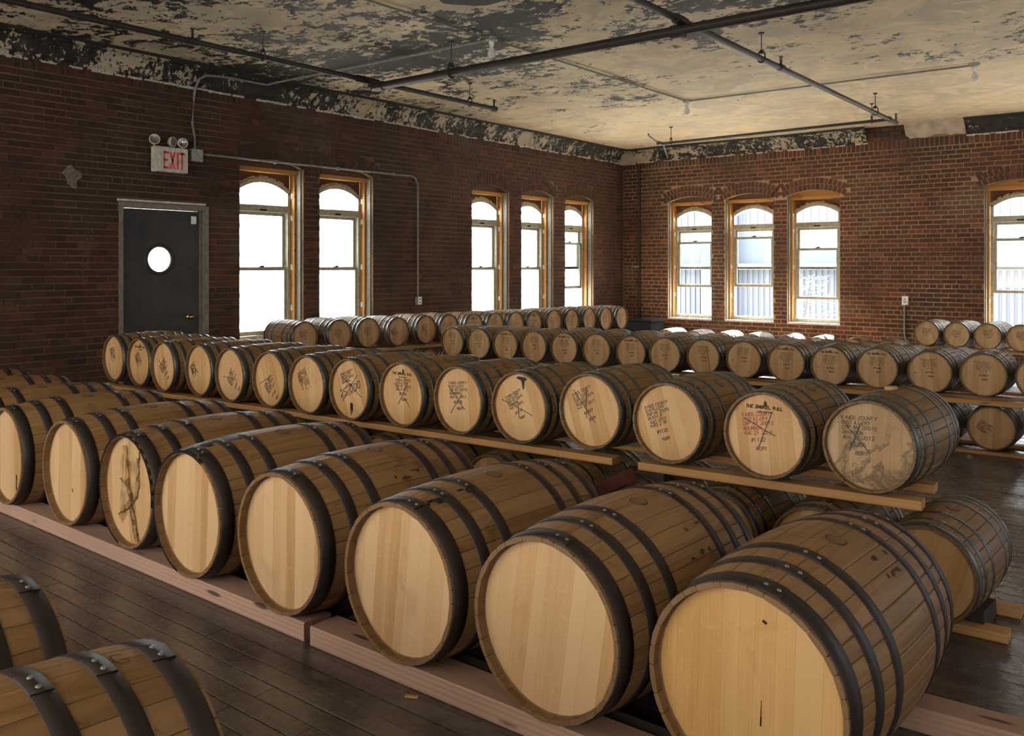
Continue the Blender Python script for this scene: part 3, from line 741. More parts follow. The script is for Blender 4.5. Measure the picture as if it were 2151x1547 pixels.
class BT: pass
def barrel_type(L, Rc, Rb, nst, hoops, hw, mats, sep):
    t = BT(); t.L, t.Rc, t.Rb, t.n, t.sep = L, Rc, Rb, nst, sep; t.mats = mats
    t.rad = lambda s: Rb-(Rb-Rc)*abs((s-L/2)/(L/2))**2
    th = .022*Rc/.27; t.th = th; t.rec = .030*Rc/.27+.002; te = .0125*Rc/.27
    ns = 10; ys = [L*i/ns for i in range(ns+1)]
    def stave(a0, a1, b, tint=0., gap=.0007):
        rings = []
        for y in ys:
            r = t.rad(y); g = gap/r
            ri = r-(te if (y < .001 or y > L-.001) else th if y > .1 and y < L-.1 else te+.003)
            cr = .0012
            c = [(r-.0012, a0+g), (r+.0004, a0+g+.012*Rb/.33), (r+.0014, (a0+a1)/2), (r+.0004, a1-g-.012*Rb/.33), (r-.0012, a1-g), (ri, a1-g), (ri, a0+g)]
            k = len(b.v)
            for rr, a in c: b.v.append((rr*sin(a), y, rr*cos(a)))
            rings.append(k)
        m = 7
        for p, q in zip(rings, rings[1:]):
            for j in range(m):
                j2 = (j+1) % m; b.f.append((p+j, p+j2, q+j2, q+j)); b.t.append(tint); b.mi.append(0)
        for k in (rings[0], rings[-1]): b.f.append(tuple(k+j for j in range(m))); b.t.append(tint); b.mi.append(0)
    ws = [(.74, .9, 1.1, 1.26)[i % 4] for i in range(nst)]; rs = random.Random(nst); rs.shuffle(ws)
    tot = sum(ws); ws = [w_*2*pi/tot for w_ in ws]; t.staves = []
    if sep:
        cache = {}; a = -ws[0]/2
        for w_ in ws:
            key = round(w_, 5)
            if key not in cache: b = MB(); stave(-w_/2, w_/2, b); cache[key] = b.mesh('stave', M[mats[0]])
            t.staves.append((cache[key], a+w_/2)); a += w_
    else:
        b = MB(); a = -ws[0]/2; rr = random.Random(5)
        for w_ in ws: stave(a, a+w_, b, rr.random(), .0009); a += w_
        t.body = b.mesh('stave', M[mats[0]])
    # hoops
    t.hoops = []
    for s, w_ in [(s, w_) for s, w_ in zip(hoops, hw)]+[(L-s, w_) for s, w_ in zip(hoops, hw)]:
        b = MB(); s0, s1 = s-w_/2, s+w_/2; e = .0032; mid = (s0+s1)/2
        b.ring([(t.rad(s0)+.0005, s0), (t.rad(s0)+e, s0+.001), (t.rad(mid)+e, mid), (t.rad(s1)+e, s1-.001), (t.rad(s1)+.0005, s1)], 48)
        # lap joint
        a0, a1 = -.03, .22
        b.ring([(t.rad(s0)+.002, s0+.001), (t.rad(s0)+e+.002, s0+.0015), (t.rad(s1)+e+.002, s1-.0015), (t.rad(s1)+.002, s1-.001)], 5, a0=a0, a1=a1, close=False)
        t.hoops.append((b.mesh('hoop', M[mats[2]], True), s, t.rad(s)+e+.002, w_))
    rv = MB(); k = Rc/.27; rv.ring([(0, .0035*k), (.0045*k, .0028*k), (.0065*k, 0)], 8, ax='z'); t.rivet = rv.mesh('rivet', M['rivet'], True)
    # head
    Rh = Rc-te+.0035; t.Rh = Rh; nb = 9 if Rc > .25 else 7
    edges = [-Rh]; rs = random.Random(nb+3); wd = [rs.uniform(.7, 1.3) for _ in range(nb)]; sm = sum(wd)
    for q in wd: edges.append(edges[-1]+2*Rh*q/sm)
    t.boards = []; allb = MB()
    for i in range(nb):
        x0, x1 = edges[i]+.00015, edges[i+1]-.00015
        pts = []; n = 7
        for j in range(n+1):
            x = x0+(x1-x0)*j/n; pts.append((x, math.sqrt(max(0, Rh*Rh-x*x))))
        for bb, tt in ((MB(), 0.), (allb, rs.random())):
            fr = [(x, t.rec, z) for x, z in pts]+[(x, t.rec, -z) for x, z in reversed(pts)]
            bk = [(x, t.rec+.014, z) for x, _, z in fr]
            bb.poly(fr, tt); m = len(fr)
            for j in range(m):
                j2 = (j+1) % m; bb.quad(fr[j], fr[j2], bk[j2], bk[j], tt)
            if bb is not allb: t.boards.append(bb.mesh('head_board', M[mats[1]]))
    t.head = allb.mesh('head', M[mats[1]])
    b = MB(); b.poly([(Rh*sin(2*pi*i/32), L-t.rec, Rh*cos(2*pi*i/32)) for i in range(32)]); t.rear = b.mesh('rear_head', M[mats[1]])
    b = MB(); b.ring([(Rh-.0075, t.rec-.0008), (Rh-.004, t.rec-.0018), (Rh-.0015, t.rec-.006), (Rh+.001, t.rec-.001)], 40); t.croze = b.mesh('croze_ring', M['chime'])
    kb = Rc/.27
    b = MB(); b.ring([(0, .0022), (.026*kb**.5, .0022), (.0265*kb**.5, -.004)], 20, ax='z', t=.3); t.bung = b.mesh('bung', M[mats[0]], False)
    b = MB(); b.ring([(.0262*kb**.5, .0014), (.0305*kb**.5, .0012), (.031*kb**.5, -.003)], 20, ax='z'); t.bring = b.mesh('bung_ring', M['stamp'], False)
    return t

T1 = barrel_type(.89, .27, .3035, 28, (.036, .155, .275), (.056, .046, .046), ('stave1', 'head1', 'hoop1'), True)
T2 = barrel_type(.59, .187, .2035, 24, (.026, .092, .19), (.040, .026, .026), ('stave2', 'head2', 'hoop2'), True)
T3 = barrel_type(.51, .163, .1785, 22, (.024, .082, .165), (.036, .024, .024), ('stave2', 'head2', 'hoop2'), False)

def barrel(T, loc, yaw, roll, hang, label, group, name='oak_barrel', rivets=True, text=None, boards=None, headmat=None, bung=True, cat='barrel'):
    rt = thing(name, label, cat, loc, (0, 0, yaw), group)
    if T.sep:
        for me, a in T.staves: put(me, 'stave', rt, None, (0, a+roll, 0))
    else: put(T.body, 'stave', rt, None, (0, roll, 0), kind='stuff')
    for me, s, r, w_ in T.hoops:
        h = put(me, 'hoop', rt, None, (0, roll, 0))
        if rivets:
            for a in (.035, .16 if T.Rc > .25 else .19):
                put(T.rivet, 'rivet', h, (r*sin(a), s, r*cos(a)), (0, a, 0))
    if boards is None: boards = T.sep
    if boards:
        hd = put(T.croze, 'head', rt, None, (0, hang, 0))
        for me in T.boards:
            o = put(me, 'head_board', hd)
            if headmat:
                o.material_slots[0].link = 'OBJECT'; o.material_slots[0].material = M[headmat]
    else:
        hd = put(T.head, 'head', rt, None, (0, hang, 0))
    put(T.rear, 'head', rt)
    if bung:
        bo = put(T.bung, 'bung', rt, (T.Rb*sin(roll+.1), T.L/2, T.Rb*cos(roll+.1)), (0, roll+.1, 0))
        if T is not T3: put(T.bring, 'bung_hole_edge', bo)
    if text: text(rt, T)
    return rt

ORD = ['first', 'second', 'third', 'fourth', 'fifth', 'sixth', 'seventh', 'eighth', 'ninth', 'tenth', 'eleventh', 'twelfth', 'thirteenth', 'fourteenth', 'fifteenth', 'sixteenth']

# --- front row of large barrels
R1 = [(-5.319, 2.072, .351), (-4.651, 2.104, .348), (-4.032, 2.107, .351), (-3.416, 2.052, .363), (-2.797, 2.066, .354), (-2.151, 2.072, .346), (-1.533, 2.071, .348), (-.916, 2.086, .345)]
R1 = [(-7.26, 2.08, .35), (-6.61, 2.08, .35), (-5.96, 2.08, .35)] + R1
L1 = ['front row barrel farthest left, beside the brick wall, only its top edge in view',
      'large front row barrel next to the wall end, seen as a low curved top',
      'large front row barrel, only its rear half showing above its neighbour',
      'large barrel at the left edge with a short black split low on its head',
      'large barrel with a plain pale head and one small nail hole',
      'large barrel whose head is split by a long jagged brown crack',
      'large barrel with tar smeared black on its chime and near hoops',
      'large barrel with plain head at the end of the left floor beam',
      'large barrel with a dark seam across its hoops, left end of the right floor beam',
      'large barrel with pale and dark striped head boards, second nearest to the viewer',
      'largest nearest barrel with a smooth golden head, right foreground']
def crack_text(kind):
    def f(rt, T):
        y = T.rec-.001; b = MB(); rg = random.Random(kind)
        def jag(p0, p1, n, amp, w0):
            pts = [(p0[0]+(p1[0]-p0[0])*i/n+rg.uniform(-amp, amp), p0[1]+(p1[1]-p0[1])*i/n) for i in range(n+1)]
            for p, q in zip(pts, pts[1:]): stroke(b, p, q, w0*rg.uniform(.5, 1.4), y)
        if kind == 1:
            def band(pts, w0):
                for p, q in zip(pts, pts[1:]): stroke(bb, p, q, w0*rg.uniform(.7, 1.2), y+.0004)
            ba = MB(); ba.poly([(x_, y+.0006, z_) for x_, z_ in ((-.09, .20), (-.02, .215), (.06, .19), (.075, .12), (.07, .04), (.05, -.02), (.02, -.05), (.0, -.10), (-.03, -.12), (-.07, -.16), (-.11, -.15), (-.12, -.08), (-.10, .02), (-.11, .12))]); ba.build('stain', M['amber_light'], rt, label='honey coloured stain area')
            bb = MB(); band([(-.06, .19), (-.03, .12), (-.035, .03), (.0, -.03), (.02, -.08), (.035, -.15), (.06, -.225)], .055); band([(.07, .15), (.07, .06), (.055, -.02), (.02, -.06)], .035); band([(-.01, -.06), (-.06, -.10), (-.10, -.15)], .045); bb.build('stain', M['amber'], rt, label='amber brown stain along the crack')
            jag((.085, .19), (.075, -.02), 9, .008, .013); jag((.075, -.02), (-.01, -.09), 5, .012, .010); jag((-.01, -.09), (.035, -.23), 8, .006, .008)
            jag((.0, -.02), (.075, -.23), 8, .01, .016); jag((-.04, .2), (-.02, .02), 6, .006, .008); jag((-.02, .02), (.02, -.05), 4, .006, .010)
            jag((-.01, -.09), (-.13, -.14), 8, .012, .010); jag((-.11, .04), (-.02, .0), 4, .006, .005); jag((-.07, .16), (-.09, .02), 5, .005, .004)
            b.build('crack', M['crack'], rt, label='long jagged brown crack')
        elif kind == 2: jag((.10, -.10), (.12, -.22), 5, .006, .012); b.build('crack', M['tar'], rt, label='short black split')
        elif kind == 3: jag((.03, -.085), (.032, -.10), 2, .001, .006); b.build('nail_hole', M['tar'], rt)
        elif kind == 4:
            jag((.04, -.02), (.038, -.085), 3, .0008, .003); stroke(b, (.045, .182), (.052, .178), .007, y); b.build('crack', M['tar'], rt)
    return f
def dark_patch(T, rt, s0, s1, a0, a1, mat='tar', name='tar_smear', seed=1):
    b = MB(); rg = random.Random(seed); n = 10; m = 6
    for i in range(n):
        sa, sb = s0+(s1-s0)*i/n, s0+(s1-s0)*(i+1)/n
        aa = a0+rg.uniform(-.03, .03); ab = a1+rg.uniform(-.08, .08)
        for j in range(m):
            x0 = aa+(ab-aa)*j/m; x1 = aa+(ab-aa)*(j+1)/m
            q = []
            for s_, a_ in ((sa, x0), (sb, x0), (sb, x1), (sa, x1)):
                r = T.rad(s_)+.0028; q.append((r*sin(a_), s_, r*cos(a_)))
            b.quad(*q)
    b.build(name, M[mat], rt)
rg0 = random.Random(21)
for i, p in enumerate(R1):
    tx = {3: crack_text(2), 4: crack_text(3), 5: crack_text(1), 10: crack_text(4)}.get(i)
    rt = barrel(T1, p, R_(-2.04 + (rg0.uniform(-.6, .6))), .10+rg0.uniform(-.03, .05), R_({7: 1, 8: 6, 9: 8, 10: 2}.get(i, rg0.uniform(-3, 4))), L1[i], 'large barrels of the front row', rivets=True, text=tx)
    if i in (9, 10):
        for ch in rt.children:
            for o2 in ch.children:
                if 'head_board' in o2.name and i == 10: o2.material_slots[0].link = 'OBJECT'; o2.material_slots[0].material = M['head_gold']
    if i in (5, 6):
        b = MB(); b.ring([(T1.Rc-.0115, -.0009), (T1.Rc+.0005, -.0012), (T1.rad(.010)+.0012, .010)], 40, a0=-2.9, a1=.5 if i == 6 else -1.2+2.9, close=False); b.build('tar_smear', M['tar'], rt, label='black tar on the chime')
    if i == 6: dark_patch(T1, rt, .0, .27, -.25, .12)
    if i == 8: dark_patch(T1, rt, .02, .30, .30, .325, seed=3, name='dark_seam')
    if i == 9:
        b = MB(); rs = random.Random(2); yy = .0
    if i in (7, 9, 10):
        b = MB(); rs = random.Random(i)      # dark scuffs on the belly
        for q in range(7):
            s_ = .5+rs.uniform(-.12, .12); a_ = .75+rs.uniform(-.2, .3); r = T1.rad(s_)+.0022; w2, h2 = rs.uniform(.006, .03), rs.uniform(.004, .012)
            pts = []
            for k_ in range(7):
                an = 2*pi*k_/7; s2 = s_+w2*cos(an)*rs.uniform(.5, 1.2); a2 = a_+h2/r*sin(an)*rs.uniform(.5, 1.2); r2 = T1.rad(s2)+.0022; pts.append((r2*sin(a2), s2, r2*cos(a2)))
            b.poly(pts)
        b.build('scuff_mark', M['stamp'], rt)
# --- two barrels at lower left
for i, (x, lab) in enumerate(((-2.39, 'large barrel end at the left picture edge, behind the one with burnt letters'), (-1.745, 'large barrel at bottom left corner with burnt letters beside its wide hoop'))):
    rt = barrel(T1, (x, .10, .35), R_(-1.2), .02 if i else .1, 0, lab, 'large barrels at the bottom left')
    if i == 1:
        b = MB(); rs = random.Random(1)
        for ch_, off in (('T', .0), ('G', .032)):
            for pl in FONT[ch_].split():
                pts = [(int(pl[k_]), int(pl[k_+1])) for k_ in range(0, len(pl)-1, 2)]
                pp = []
                for a, c_ in pts:
                    s_ = .735+off+a*.006; an = .16-(c_*.0065)/.28; r = T1.rad(s_)+.0020; pp.append((Vector((r*sin(an), s_, r*cos(an)))))
                for p, q in zip(pp, pp[1:]):
                    d = (q-p).normalized(); nn = d.cross(Vector((sin(.2), 0, cos(.2))))*.0012
                    b.quad(tuple(p-nn), tuple(q-nn), tuple(q+nn), tuple(p+nn))
        b.build('burnt_letters', M['stamp'], rt)

# --- handwriting
LINES = ['KINGS COUNTY', 'DISTILLERY', 'DSP NY 20015', 'BOURBON', 'AUG 21 2012']
def scrawl(seed, ang, h, ox, oz, ink='ink', cross=None, big=None, stamp=False, sig=True, lines=None, extra=None, y_off=0):
    def f(rt, T):
        rg = random.Random(seed); y = T.rec-.0012; k = T.Rc/.187; b = MB()
        an = R_(ang); z = oz*k; x = ox*k
        for i, ln in enumerate(lines or LINES):
            write(b, ln, x-sin(an)*-1*i*h*1.45*k*1.0, z-cos(an)*i*h*1.45*k, h*k, an, .0021*k if ink == 'ink' else .0024*k, y, rg)
        i = len(lines or LINES)
        num = '#%d' % rg.randint(1020, 1790)
        write(b, num, x+.03*k+sin(an)*i*h*1.5*k, z-cos(an)*i*h*1.55*k, h*1.1*k, an, .0026*k, y, rg)
        if sig: write(b, 'RORY', x+.05*k+sin(an)*(i+1.6)*h*1.5*k, z-cos(an)*(i+1.6)*h*1.55*k, h*1.05*k, an, .0024*k, y, rg)
        b.build('handwriting', M[ink], rt, label='red handwriting' if ink == 'red_ink' else 'black marker handwriting')
        if cross:
            b = MB()
            for (x0, z0, x1, z1) in cross:
                n = 6; pts = [(x0+(x1-x0)*q/n+rg.uniform(-.0015, .0015), z0+(z1-z0)*q/n+rg.uniform(-.0015, .0015)) for q in range(n+1)]
                for p, q in zip(pts, pts[1:]): stroke(b, p, q, .0036*k, y-.0004)
            b.build('strike_out', M['ink'], rt)
        if stamp:
            b = MB(); write(b, 'THE BARREL MILL', 0, .62*T.Rh, .0135*k, 0, .0036*k, y, rg, .02, True)
            b.poly([(-.006*k, y, .68*T.Rh), (.006*k, y, .68*T.Rh), (.008*k, y, .76*T.Rh), (0, y, .83*T.Rh), (-.008*k, y, .76*T.Rh)])
            write(b, 'AVON MINNESOTA', 0, .53*T.Rh, .006*k, 0, .0013*k, y, rg, .02, True)
            b.build('burnt_stamp', M['stamp'], rt)
        if big:
            b = MB(); write(b, big[0], big[1]*k, big[2]*k, big[3]*k, R_(big[4]), .0046*k, y-.0005, rg); b.build('large_number', M['ink'], rt)
            b = MB(); stroke(b, (big[1]*k, big[2]*k-.012), (big[1]*k+.15, big[2]*k+.055), .003, y); b.build('underline', M['ink'], rt)
        if extra: extra(rt, T)
    return f
def tar_run(rt, T):
    b = MB(); y = T.rec-.002; rg = random.Random(1)
    pts = [(-.03, .155), (-.012, .162), (.03, .160), (.045, .15), (.028, .14), (.024, .10), (.016, .095), (.012, .12), (.004, .142), (-.02, .148)]
    b.poly([(x, y, z) for x, z in pts]); b.build('tar_run', M['tar'], rt, label='black tar run from the rim')
def tar_fork(rt, T):
    b = MB(); y = T.rec-.002
    pts = [(-.006, -.085), (.002, -.078), (.007, -.09), (.013, -.08), (.019, -.09), (.019, -.125), (.014, -.15), (.011, -.125), (.006, -.12), (.006, -.15), (.0, -.16), (-.003, -.12)]
    b.poly([(x, y, z) for x, z in pts]); b.build('tar_mark', M['tar'], rt, label='black forked mark')
R2 = [(-7.028, 3.57, .669), (-6.606, 3.558, .666), (-6.185, 3.525, .662), (-5.765, 3.565, .654), (-5.344, 3.544, .659), (-4.923, 3.566, .661), (-4.503, 3.548, .666), (-4.082, 3.537, .673), (-3.663, 3.568, .677), (-3.243, 3.595, .681), (-2.822, 3.605, .681), (-2.402, 3.641, .70), (-1.968, 3.641, .689), (-1.496, 3.635, .689), (-1.072, 3.679, .687)]
D2 = [
 (scrawl(1, -75, .011, -.03, .09, sig=False), 0, 'small barrel at the left end of the long upper plank, nearest the door'),
 (scrawl(2, -55, .011, -.04, .08, stamp=True), -8, 'small barrel with a striped head, second from the left on the long upper plank'),
 (scrawl(3, 40, .011, -.08, -.01, cross=[(-.12, .05, .04, -.03)]), -15, 'small barrel with writing slanting up right, third from the left on the upper plank'),
 (scrawl(4, -50, .010, -.11, .05), 5, 'small barrel with faint writing low left, fourth from the left on the upper plank'),
 (scrawl(5, 60, .011, -.05, -.05, cross=[(-.11, -.02, .07, -.03)]), 8, 'small barrel with highlighted wide hoop, fifth from left on the upper plank'),
 (scrawl(6, 50, .011, -.07, -.06, cross=[(-.13, -.04, .02, .03)]), -20, 'small barrel with pen line rising across scrawl, sixth on the upper plank'),
 (scrawl(7, -62, .013, -.05, .1), 0, 'small barrel with pale stripe, left of the one numbered in large digits'),
 (scrawl(8, 20, .012, -.10, .075, big=('25,000', -.095, -.055, .040, 22), cross=[(-.09, .075, .10, -.04), (.06, .09, -.08, -.08)], extra=tar_fork, sig=False, lines=['KINGS COUNTY', 'DISTILLERY', 'DSP NY 20015', 'BOURBON']), -22, 'small barrel head with large digits 25,000 and a black forked mark'),
 (scrawl(9, 2, .013, -.065, .075, stamp=True, cross=[(-.075, .06, .055, -.065), (.04, .07, -.04, -.06)], lines=['KINGS COUNTY', 'DISTILLERY', 'DSP NY 20015', 'AUG 8 2012']), 0, 'small upper plank barrel with burnt stamp at top and thin long black X'),
 (scrawl(10, 6, .0135, -.085, .08, cross=[(-.09, .07, .04, -.05), (.02, .04, -.07, -.08)]), -5, 'small barrel with X and short note below, right of the burnt-stamp one'),
 (scrawl(11, 28, .011, -.10, .035, cross=[(-.13, .03, .08, -.035), (-.02, .03, -.01, -.06)], extra=tar_run), -18, 'small barrel with black tar running from the rim at top'),
 (scrawl(12, 28, .0125, -.115, .06, cross=[(-.11, .095, .02, -.055), (-.03, .11, -.03, -.04)]), -18, 'small barrel with slanting text and a bold X, right end of the long upper plank'),
 (scrawl(13, 20, .0125, -.13, .05, lines=['KINGS COUNTY', 'DISTILLERY', 'DSP NY 20015', 'BATCH 37', 'JULY 2012', 'AGED 2 YR']), -18, 'small barrel with a dense block of black text, left end of the short upper plank'),
 (scrawl(14, 8, .014, -.11, .07, ink='red_ink', stamp=True, cross=[(-.10, .065, .045, .0), (.03, .10, -.035, -.07)]), -6, 'small barrel with red handwriting crossed out by a black X'),
 (scrawl(15, 3, .014, -.115, .10, cross=[(-.11, .095, .0, -.03), (-.035, .09, -.08, -.03)]), 0, 'small barrel with grey water stains across its head, right end of the short upper plank'),
]
for i, p in enumerate(R2):
    p = (p[0], p[1], max(p[2], .664))
    fn, hang, lab = D2[i]
    rt = barrel(T2, p, R_(-2.6+rg0.uniform(-1, 1)), rg0.uniform(-.35, .5) if i < 13 else (.35, -.12)[i-13], R_(hang), lab, 'small barrels on the near upper planks', text=fn, headmat='head_stained' if i == 14 else None)
    if i == 14:
        b = MB(); b.ring([(0, .014), (.024, .014), (.027, .009), (.026, -.004)], 20, ax='z'); a = -.03
        b.build('bung_cap', M['head1'], rt, loc=(T2.Rb*sin(a), T2.L/2, T2.Rb*cos(a)), rot=(0, a, 0), label='raised pale wooden bung')
# lower tier under the near planks
for i in range(15):
    x = -.84-.424*i
    lab = 'small dark barrel on the floor at the right end of the near rack, bung showing' if i == 0 else 'small shaded barrel on near rack bottom tier, %s from its right end' % ORD[i]
    barrel(T2, (x, 3.60+rg0.uniform(-.01, .01)-(.01*i), .237), R_(-2.6+rg0.uniform(-1, 1)), .05 if i == 0 else rg0.uniform(-.3, .3), rg0.uniform(-.3, .3), lab, 'small barrels on the near bottom tier', rivets=i < 6, boards=i < 4)
# --- third rack
R3 = [(-6.556, 7.182, .585), (-6.186, 7.199, .588), (-5.817, 7.206, .591), (-5.447, 7.219, .594), (-5.078, 7.237, .596), (-4.709, 7.266, .598), (-4.331, 7.291, .594), (-3.961, 7.287, .596), (-3.585, 7.319, .597), (-3.202, 7.334, .599), (-2.823, 7.351, .596), (-2.451, 7.363, .592), (-2.082, 7.391, .598), (-1.689, 7.402, .594), (-1.316, 7.423, .597), (-.94, 7.44, .597)]
def neat(seed, stamp, oz=.08, n=5, small=1, cut=None):
    def f(rt, T):
        rg = random.Random(seed); y = T.rec-.0012; b = MB(); h = .0115*small
        L_ = ['KINGS COUNTY', 'DISTILLERY', 'DSP NY 20015', 'DEC 4 2012', '15 GAL'][:n]
        for i, ln in enumerate(L_): write(b, ln, rg.uniform(-.004, .004), oz-i*h*1.5, h, R_(rg.uniform(-2, 2)), .0017, y, rg, .1, True)
        write(b, '#%d' % rg.randint(1500, 1999), 0, oz-(len(L_)+.8)*h*1.5, h*1.15, 0, .0028, y, rg, .1, True)
        write(b, 'RORY', .01, oz-(len(L_)+2.6)*h*1.5, h*1.1, 0, .0024, y, rg, .1, True)
        if seed % 2: write(b, '53', -.115, -.02, .01, 0, .0018, y, rg)
        b.build('handwriting', M['ink'], rt, label='small black centred writing')
        if stamp:
            b = MB(); write(b, 'THE BARREL MILL', 0, .68*T.Rh, .0125, 0, .0034, y, rg, .02, True)
            b.poly([(-.006, y, .75*T.Rh), (.006, y, .75*T.Rh), (0, y, .87*T.Rh)]); b.build('burnt_stamp', M['stamp'], rt)
        if cut: 
            b = MB(); stroke(b, cut[0], cut[1], .003, y-.0004); b.build('crack', M['tar'], rt)
    return f
E3 = ['left end one, head paler and partly hidden', 'pinkish head with faint slanting writing', 'stamp over a narrow block of text', 'two-tone head, dark left and pale right', 'stamp over neat small text', 'darkest plain head with faint text', 'stamp over faint writing', 'column of black numbers low on the head', 'long dark crack slanting to its rim', 'text bunched at the very top', 'stamp above a left-aligned list', 'stamp above a list, left of the widest gap', 'stamp close above four bold lines', 'bold lines at top of a striped head', 'shiny hoops and five bold lines at top', 'cut by the right picture edge']
for i, p in enumerate(R3):
    st = i in (2, 4, 6, 10, 11, 12)
    cut = ((.03, .09), (.065, -.13)) if i == 8 else None
    barrel(T3, p, R_(-.84+rg0.uniform(-1, 1)), rg0.uniform(-.4, .4), R_(rg0.uniform(-6, 6)), '%s small barrel on middle rack: %s' % (ORD[i], E3[i]) if i < 15 else 'small barrel on the middle rack, cut by the right picture edge', 'small barrels on top of the middle rack', rivets=i > 10, text=neat(100+i, st, .075 if st else .09, 5 if i % 3 else 4, 1.0, cut))
for i in range(11):
    x = -1.67-.385*i
    barrel(T3, (x, 7.96+.004*i, .555), R_(-.8), 0, 0, 'rear small barrel of the middle rack, top between front ones, %s from right' % ORD[i], 'small barrels behind the middle rack front row', rivets=False)
for i in range(10):
    x = -.87-.385*i
    fn = scrawl(300+i, -30, .012, -.09, .06, sig=False) if i < 3 else None
    lab = ['small barrel cut by the right edge, bottom tier of the middle rack', 'small barrel with scattered black writing on the bottom tier of the middle rack', 'dark shiny hooped barrel just right of the near stack, middle rack bottom tier'][i] if i < 3 else 'shaded small barrel, middle rack bottom tier, %s from the right' % ORD[i]
    barrel(T3, (x, 7.39, .202), R_(-.8+rg0.uniform(-1, 1)), rg0.uniform(-.3, .3), R_(rg0.uniform(-5, 5)), lab, 'small barrels on the middle rack bottom tier', rivets=False, text=fn)
barrel(T3, (-6.4, 7.2, .207), 0, 0, 0, 'shaded small barrel under the left end of the middle rack', 'small barrels on the middle rack bottom tier', rivets=False)
# --- rack by the far window, and sunlit floor row by the far wall
R4 = [(-2.882, 12.462, .542), (-2.509, 12.407, .543), (-2.14, 12.351, .543), (-1.768, 12.29, .543)]
E4 = ['left one of four small barrels by the far right window', 'second of four small barrels by the far right window, dark streak on its head', 'third of four small barrels by the far right window, bright sunlit side', 'small barrel by the far right window cut by the picture edge']
for i, p in enumerate(R4):
    barrel(T3, p, R_(-10), rg0.uniform(-.3, .3), R_(rg0.uniform(-20, 20)), E4[i], 'small barrels by the far right window', rivets=False, text=scrawl(400+i, (-8, -20, 10, 5)[i], .013, -.06, .07, sig=False))
X5 = [-7.10, -6.59, -6.07, -5.57, -5.05, -4.55, -4.03, -3.55]
for i, x in enumerate(X5):
    lab = ('sunlit barrel top below the far windows, %s from the left' % ORD[i]) if i < 6 else ('shaded barrel top below the brick pier of the far wall, %s of that row' % ORD[i] if i < 8 else 'barrel of the far floor row')
    barrel(T3, (x, 13.10 if i < 8 else 12.55-.1*(i-8), .205), R_(-2 if i < 8 else -8), 0, 0, lab, 'small barrels along the far wall', rivets=False)
# --- rack along the left wall, heads facing right
RL = [(-7.402, 5.834, .679), (-7.351, 6.26, .683), (-7.305, 6.637, .685), (-7.245, 7.042, .677), (-7.191, 7.442, .682), (-7.162, 7.811, .681), (-7.086, 8.184, .677), (-7.044, 8.551, .677), (-7.0, 8.918, .676), (-6.978, 9.287, .673), (-6.914, 9.651, .676), (-6.875, 10.019, .674), (-6.826, 10.386, .677), (-6.779, 10.753, .671), (-6.737, 11.12, .668)]
EL = ['nearest one, dark head with faint scrawl', 'one pale board right of centre', 'dark brown head with smudged lines', 'slanting handwriting on a pale wedge', 'small text column, above the rail gap', 'two bold printed lines', 'stamp and two bold lines', 'slanting bold lines', 'lines slanting down to the right', 'bold block at mid head', 'bold block at top of head', 'bright head with bold low lines', 'bright head with faint slanting text', 'bright pale head, next to last', 'brightest head, last one toward the corner']
for i, p in enumerate(RL):
    if i < 5: fn = scrawl(500+i, (10, -3, 0, -60, 0)[i], .012, -.07, .06, sig=(i > 2))
    else: fn = scrawl(500+i, (0, 0, 30, -18, -8, 0, 5, 12, 20, 0, 35)[i-5], .021, -.12, .05, sig=False, lines=['KINGS COUNTY', 'DISTILLERY'] + (['BOURBON', 'NY 20015'] if i > 6 else []), stamp=i in (6, 9))
    barrel(T3, p, R_(90-.64+rg0.uniform(-1, 1)), rg0.uniform(-.3, .3), R_(rg0.uniform(-10, 10)), '%s barrel from the door on window wall rack: %s' % (ORD[i], EL[i]), 'small barrels along the window wall', rivets=i < 5, text=fn)
for i in (0, 2, 3, 4, 5, 9, 14):
    p = RL[i]; barrel(T3, (p[0]+.0, p[1]+.05, .285), R_(89), 0, 0, 'shaded barrel beneath the window wall rack, under its %s barrel' % ORD[i], 'barrels beneath the window wall rack', rivets=False)

# ------------------------------------------------------------------ timbers
def timber(name, label, p0, p1, w_, z0, z1, mat, group=None, cat='beam', dz=0):
    p0 = Vector((*p0, 0)); p1 = Vector((*p1, 0)); d = p1-p0; L = d.length
    b = MB(); b.bbox(-L/2, L/2, 0, w_, 0, z1-z0, .004)
    o = b.build(name, M[mat], None, loc=((p0.x+p1.x)/2, (p0.y+p1.y)/2, z0), rot=(0, -math.atan2(dz, L), math.atan2(d.y, d.x))); return tag(o, label, cat, group)
timber('floor_beam', 'long pink fir beam on the floor under the left front barrels', (-7.9, 2.125), (-2.665, 2.092), .13, 0, .074, 'pinebeam')
timber('floor_beam', 'thick pink fir beam on the floor under the three nearest barrels', (-2.622, 2.087), (-.30, 2.083), .135, 0, .074, 'pinebeam')
timber('plank_strip', 'grey weathered plank tucked behind the nearest pink floor beam', (-2.60, 2.235), (-.4, 2.232), .06, 0, .062, 'greyplank', cat='plank')
timber('floor_beam', 'rear pink fir beam running out to the lower right corner', (-2.9, 2.74), (.45, 2.905), .115, 0, .077, 'pinebeam')
timber('floor_beam', 'rear beam behind the left front barrels', (-7.9, 2.78), (-3.0, 2.76), .10, 0, .074, 'pinebeam')
timber('rail', 'lower front pine rail of the near rack, end showing at right', (-7.3, 3.60), (-.576, 3.72), .09, 0, .036, 'rail')
timber('rail', 'lower rear pine rail of the near rack with a dark knot near its end', (-7.3, 3.95), (-.577, 4.014), .09, 0, .036, 'rail')
timber('rail', 'long upper pine plank carrying the left twelve small barrels', (-7.19, 3.535), (-2.29, 3.68), .09, .428, .463, 'rail', dz=.022)
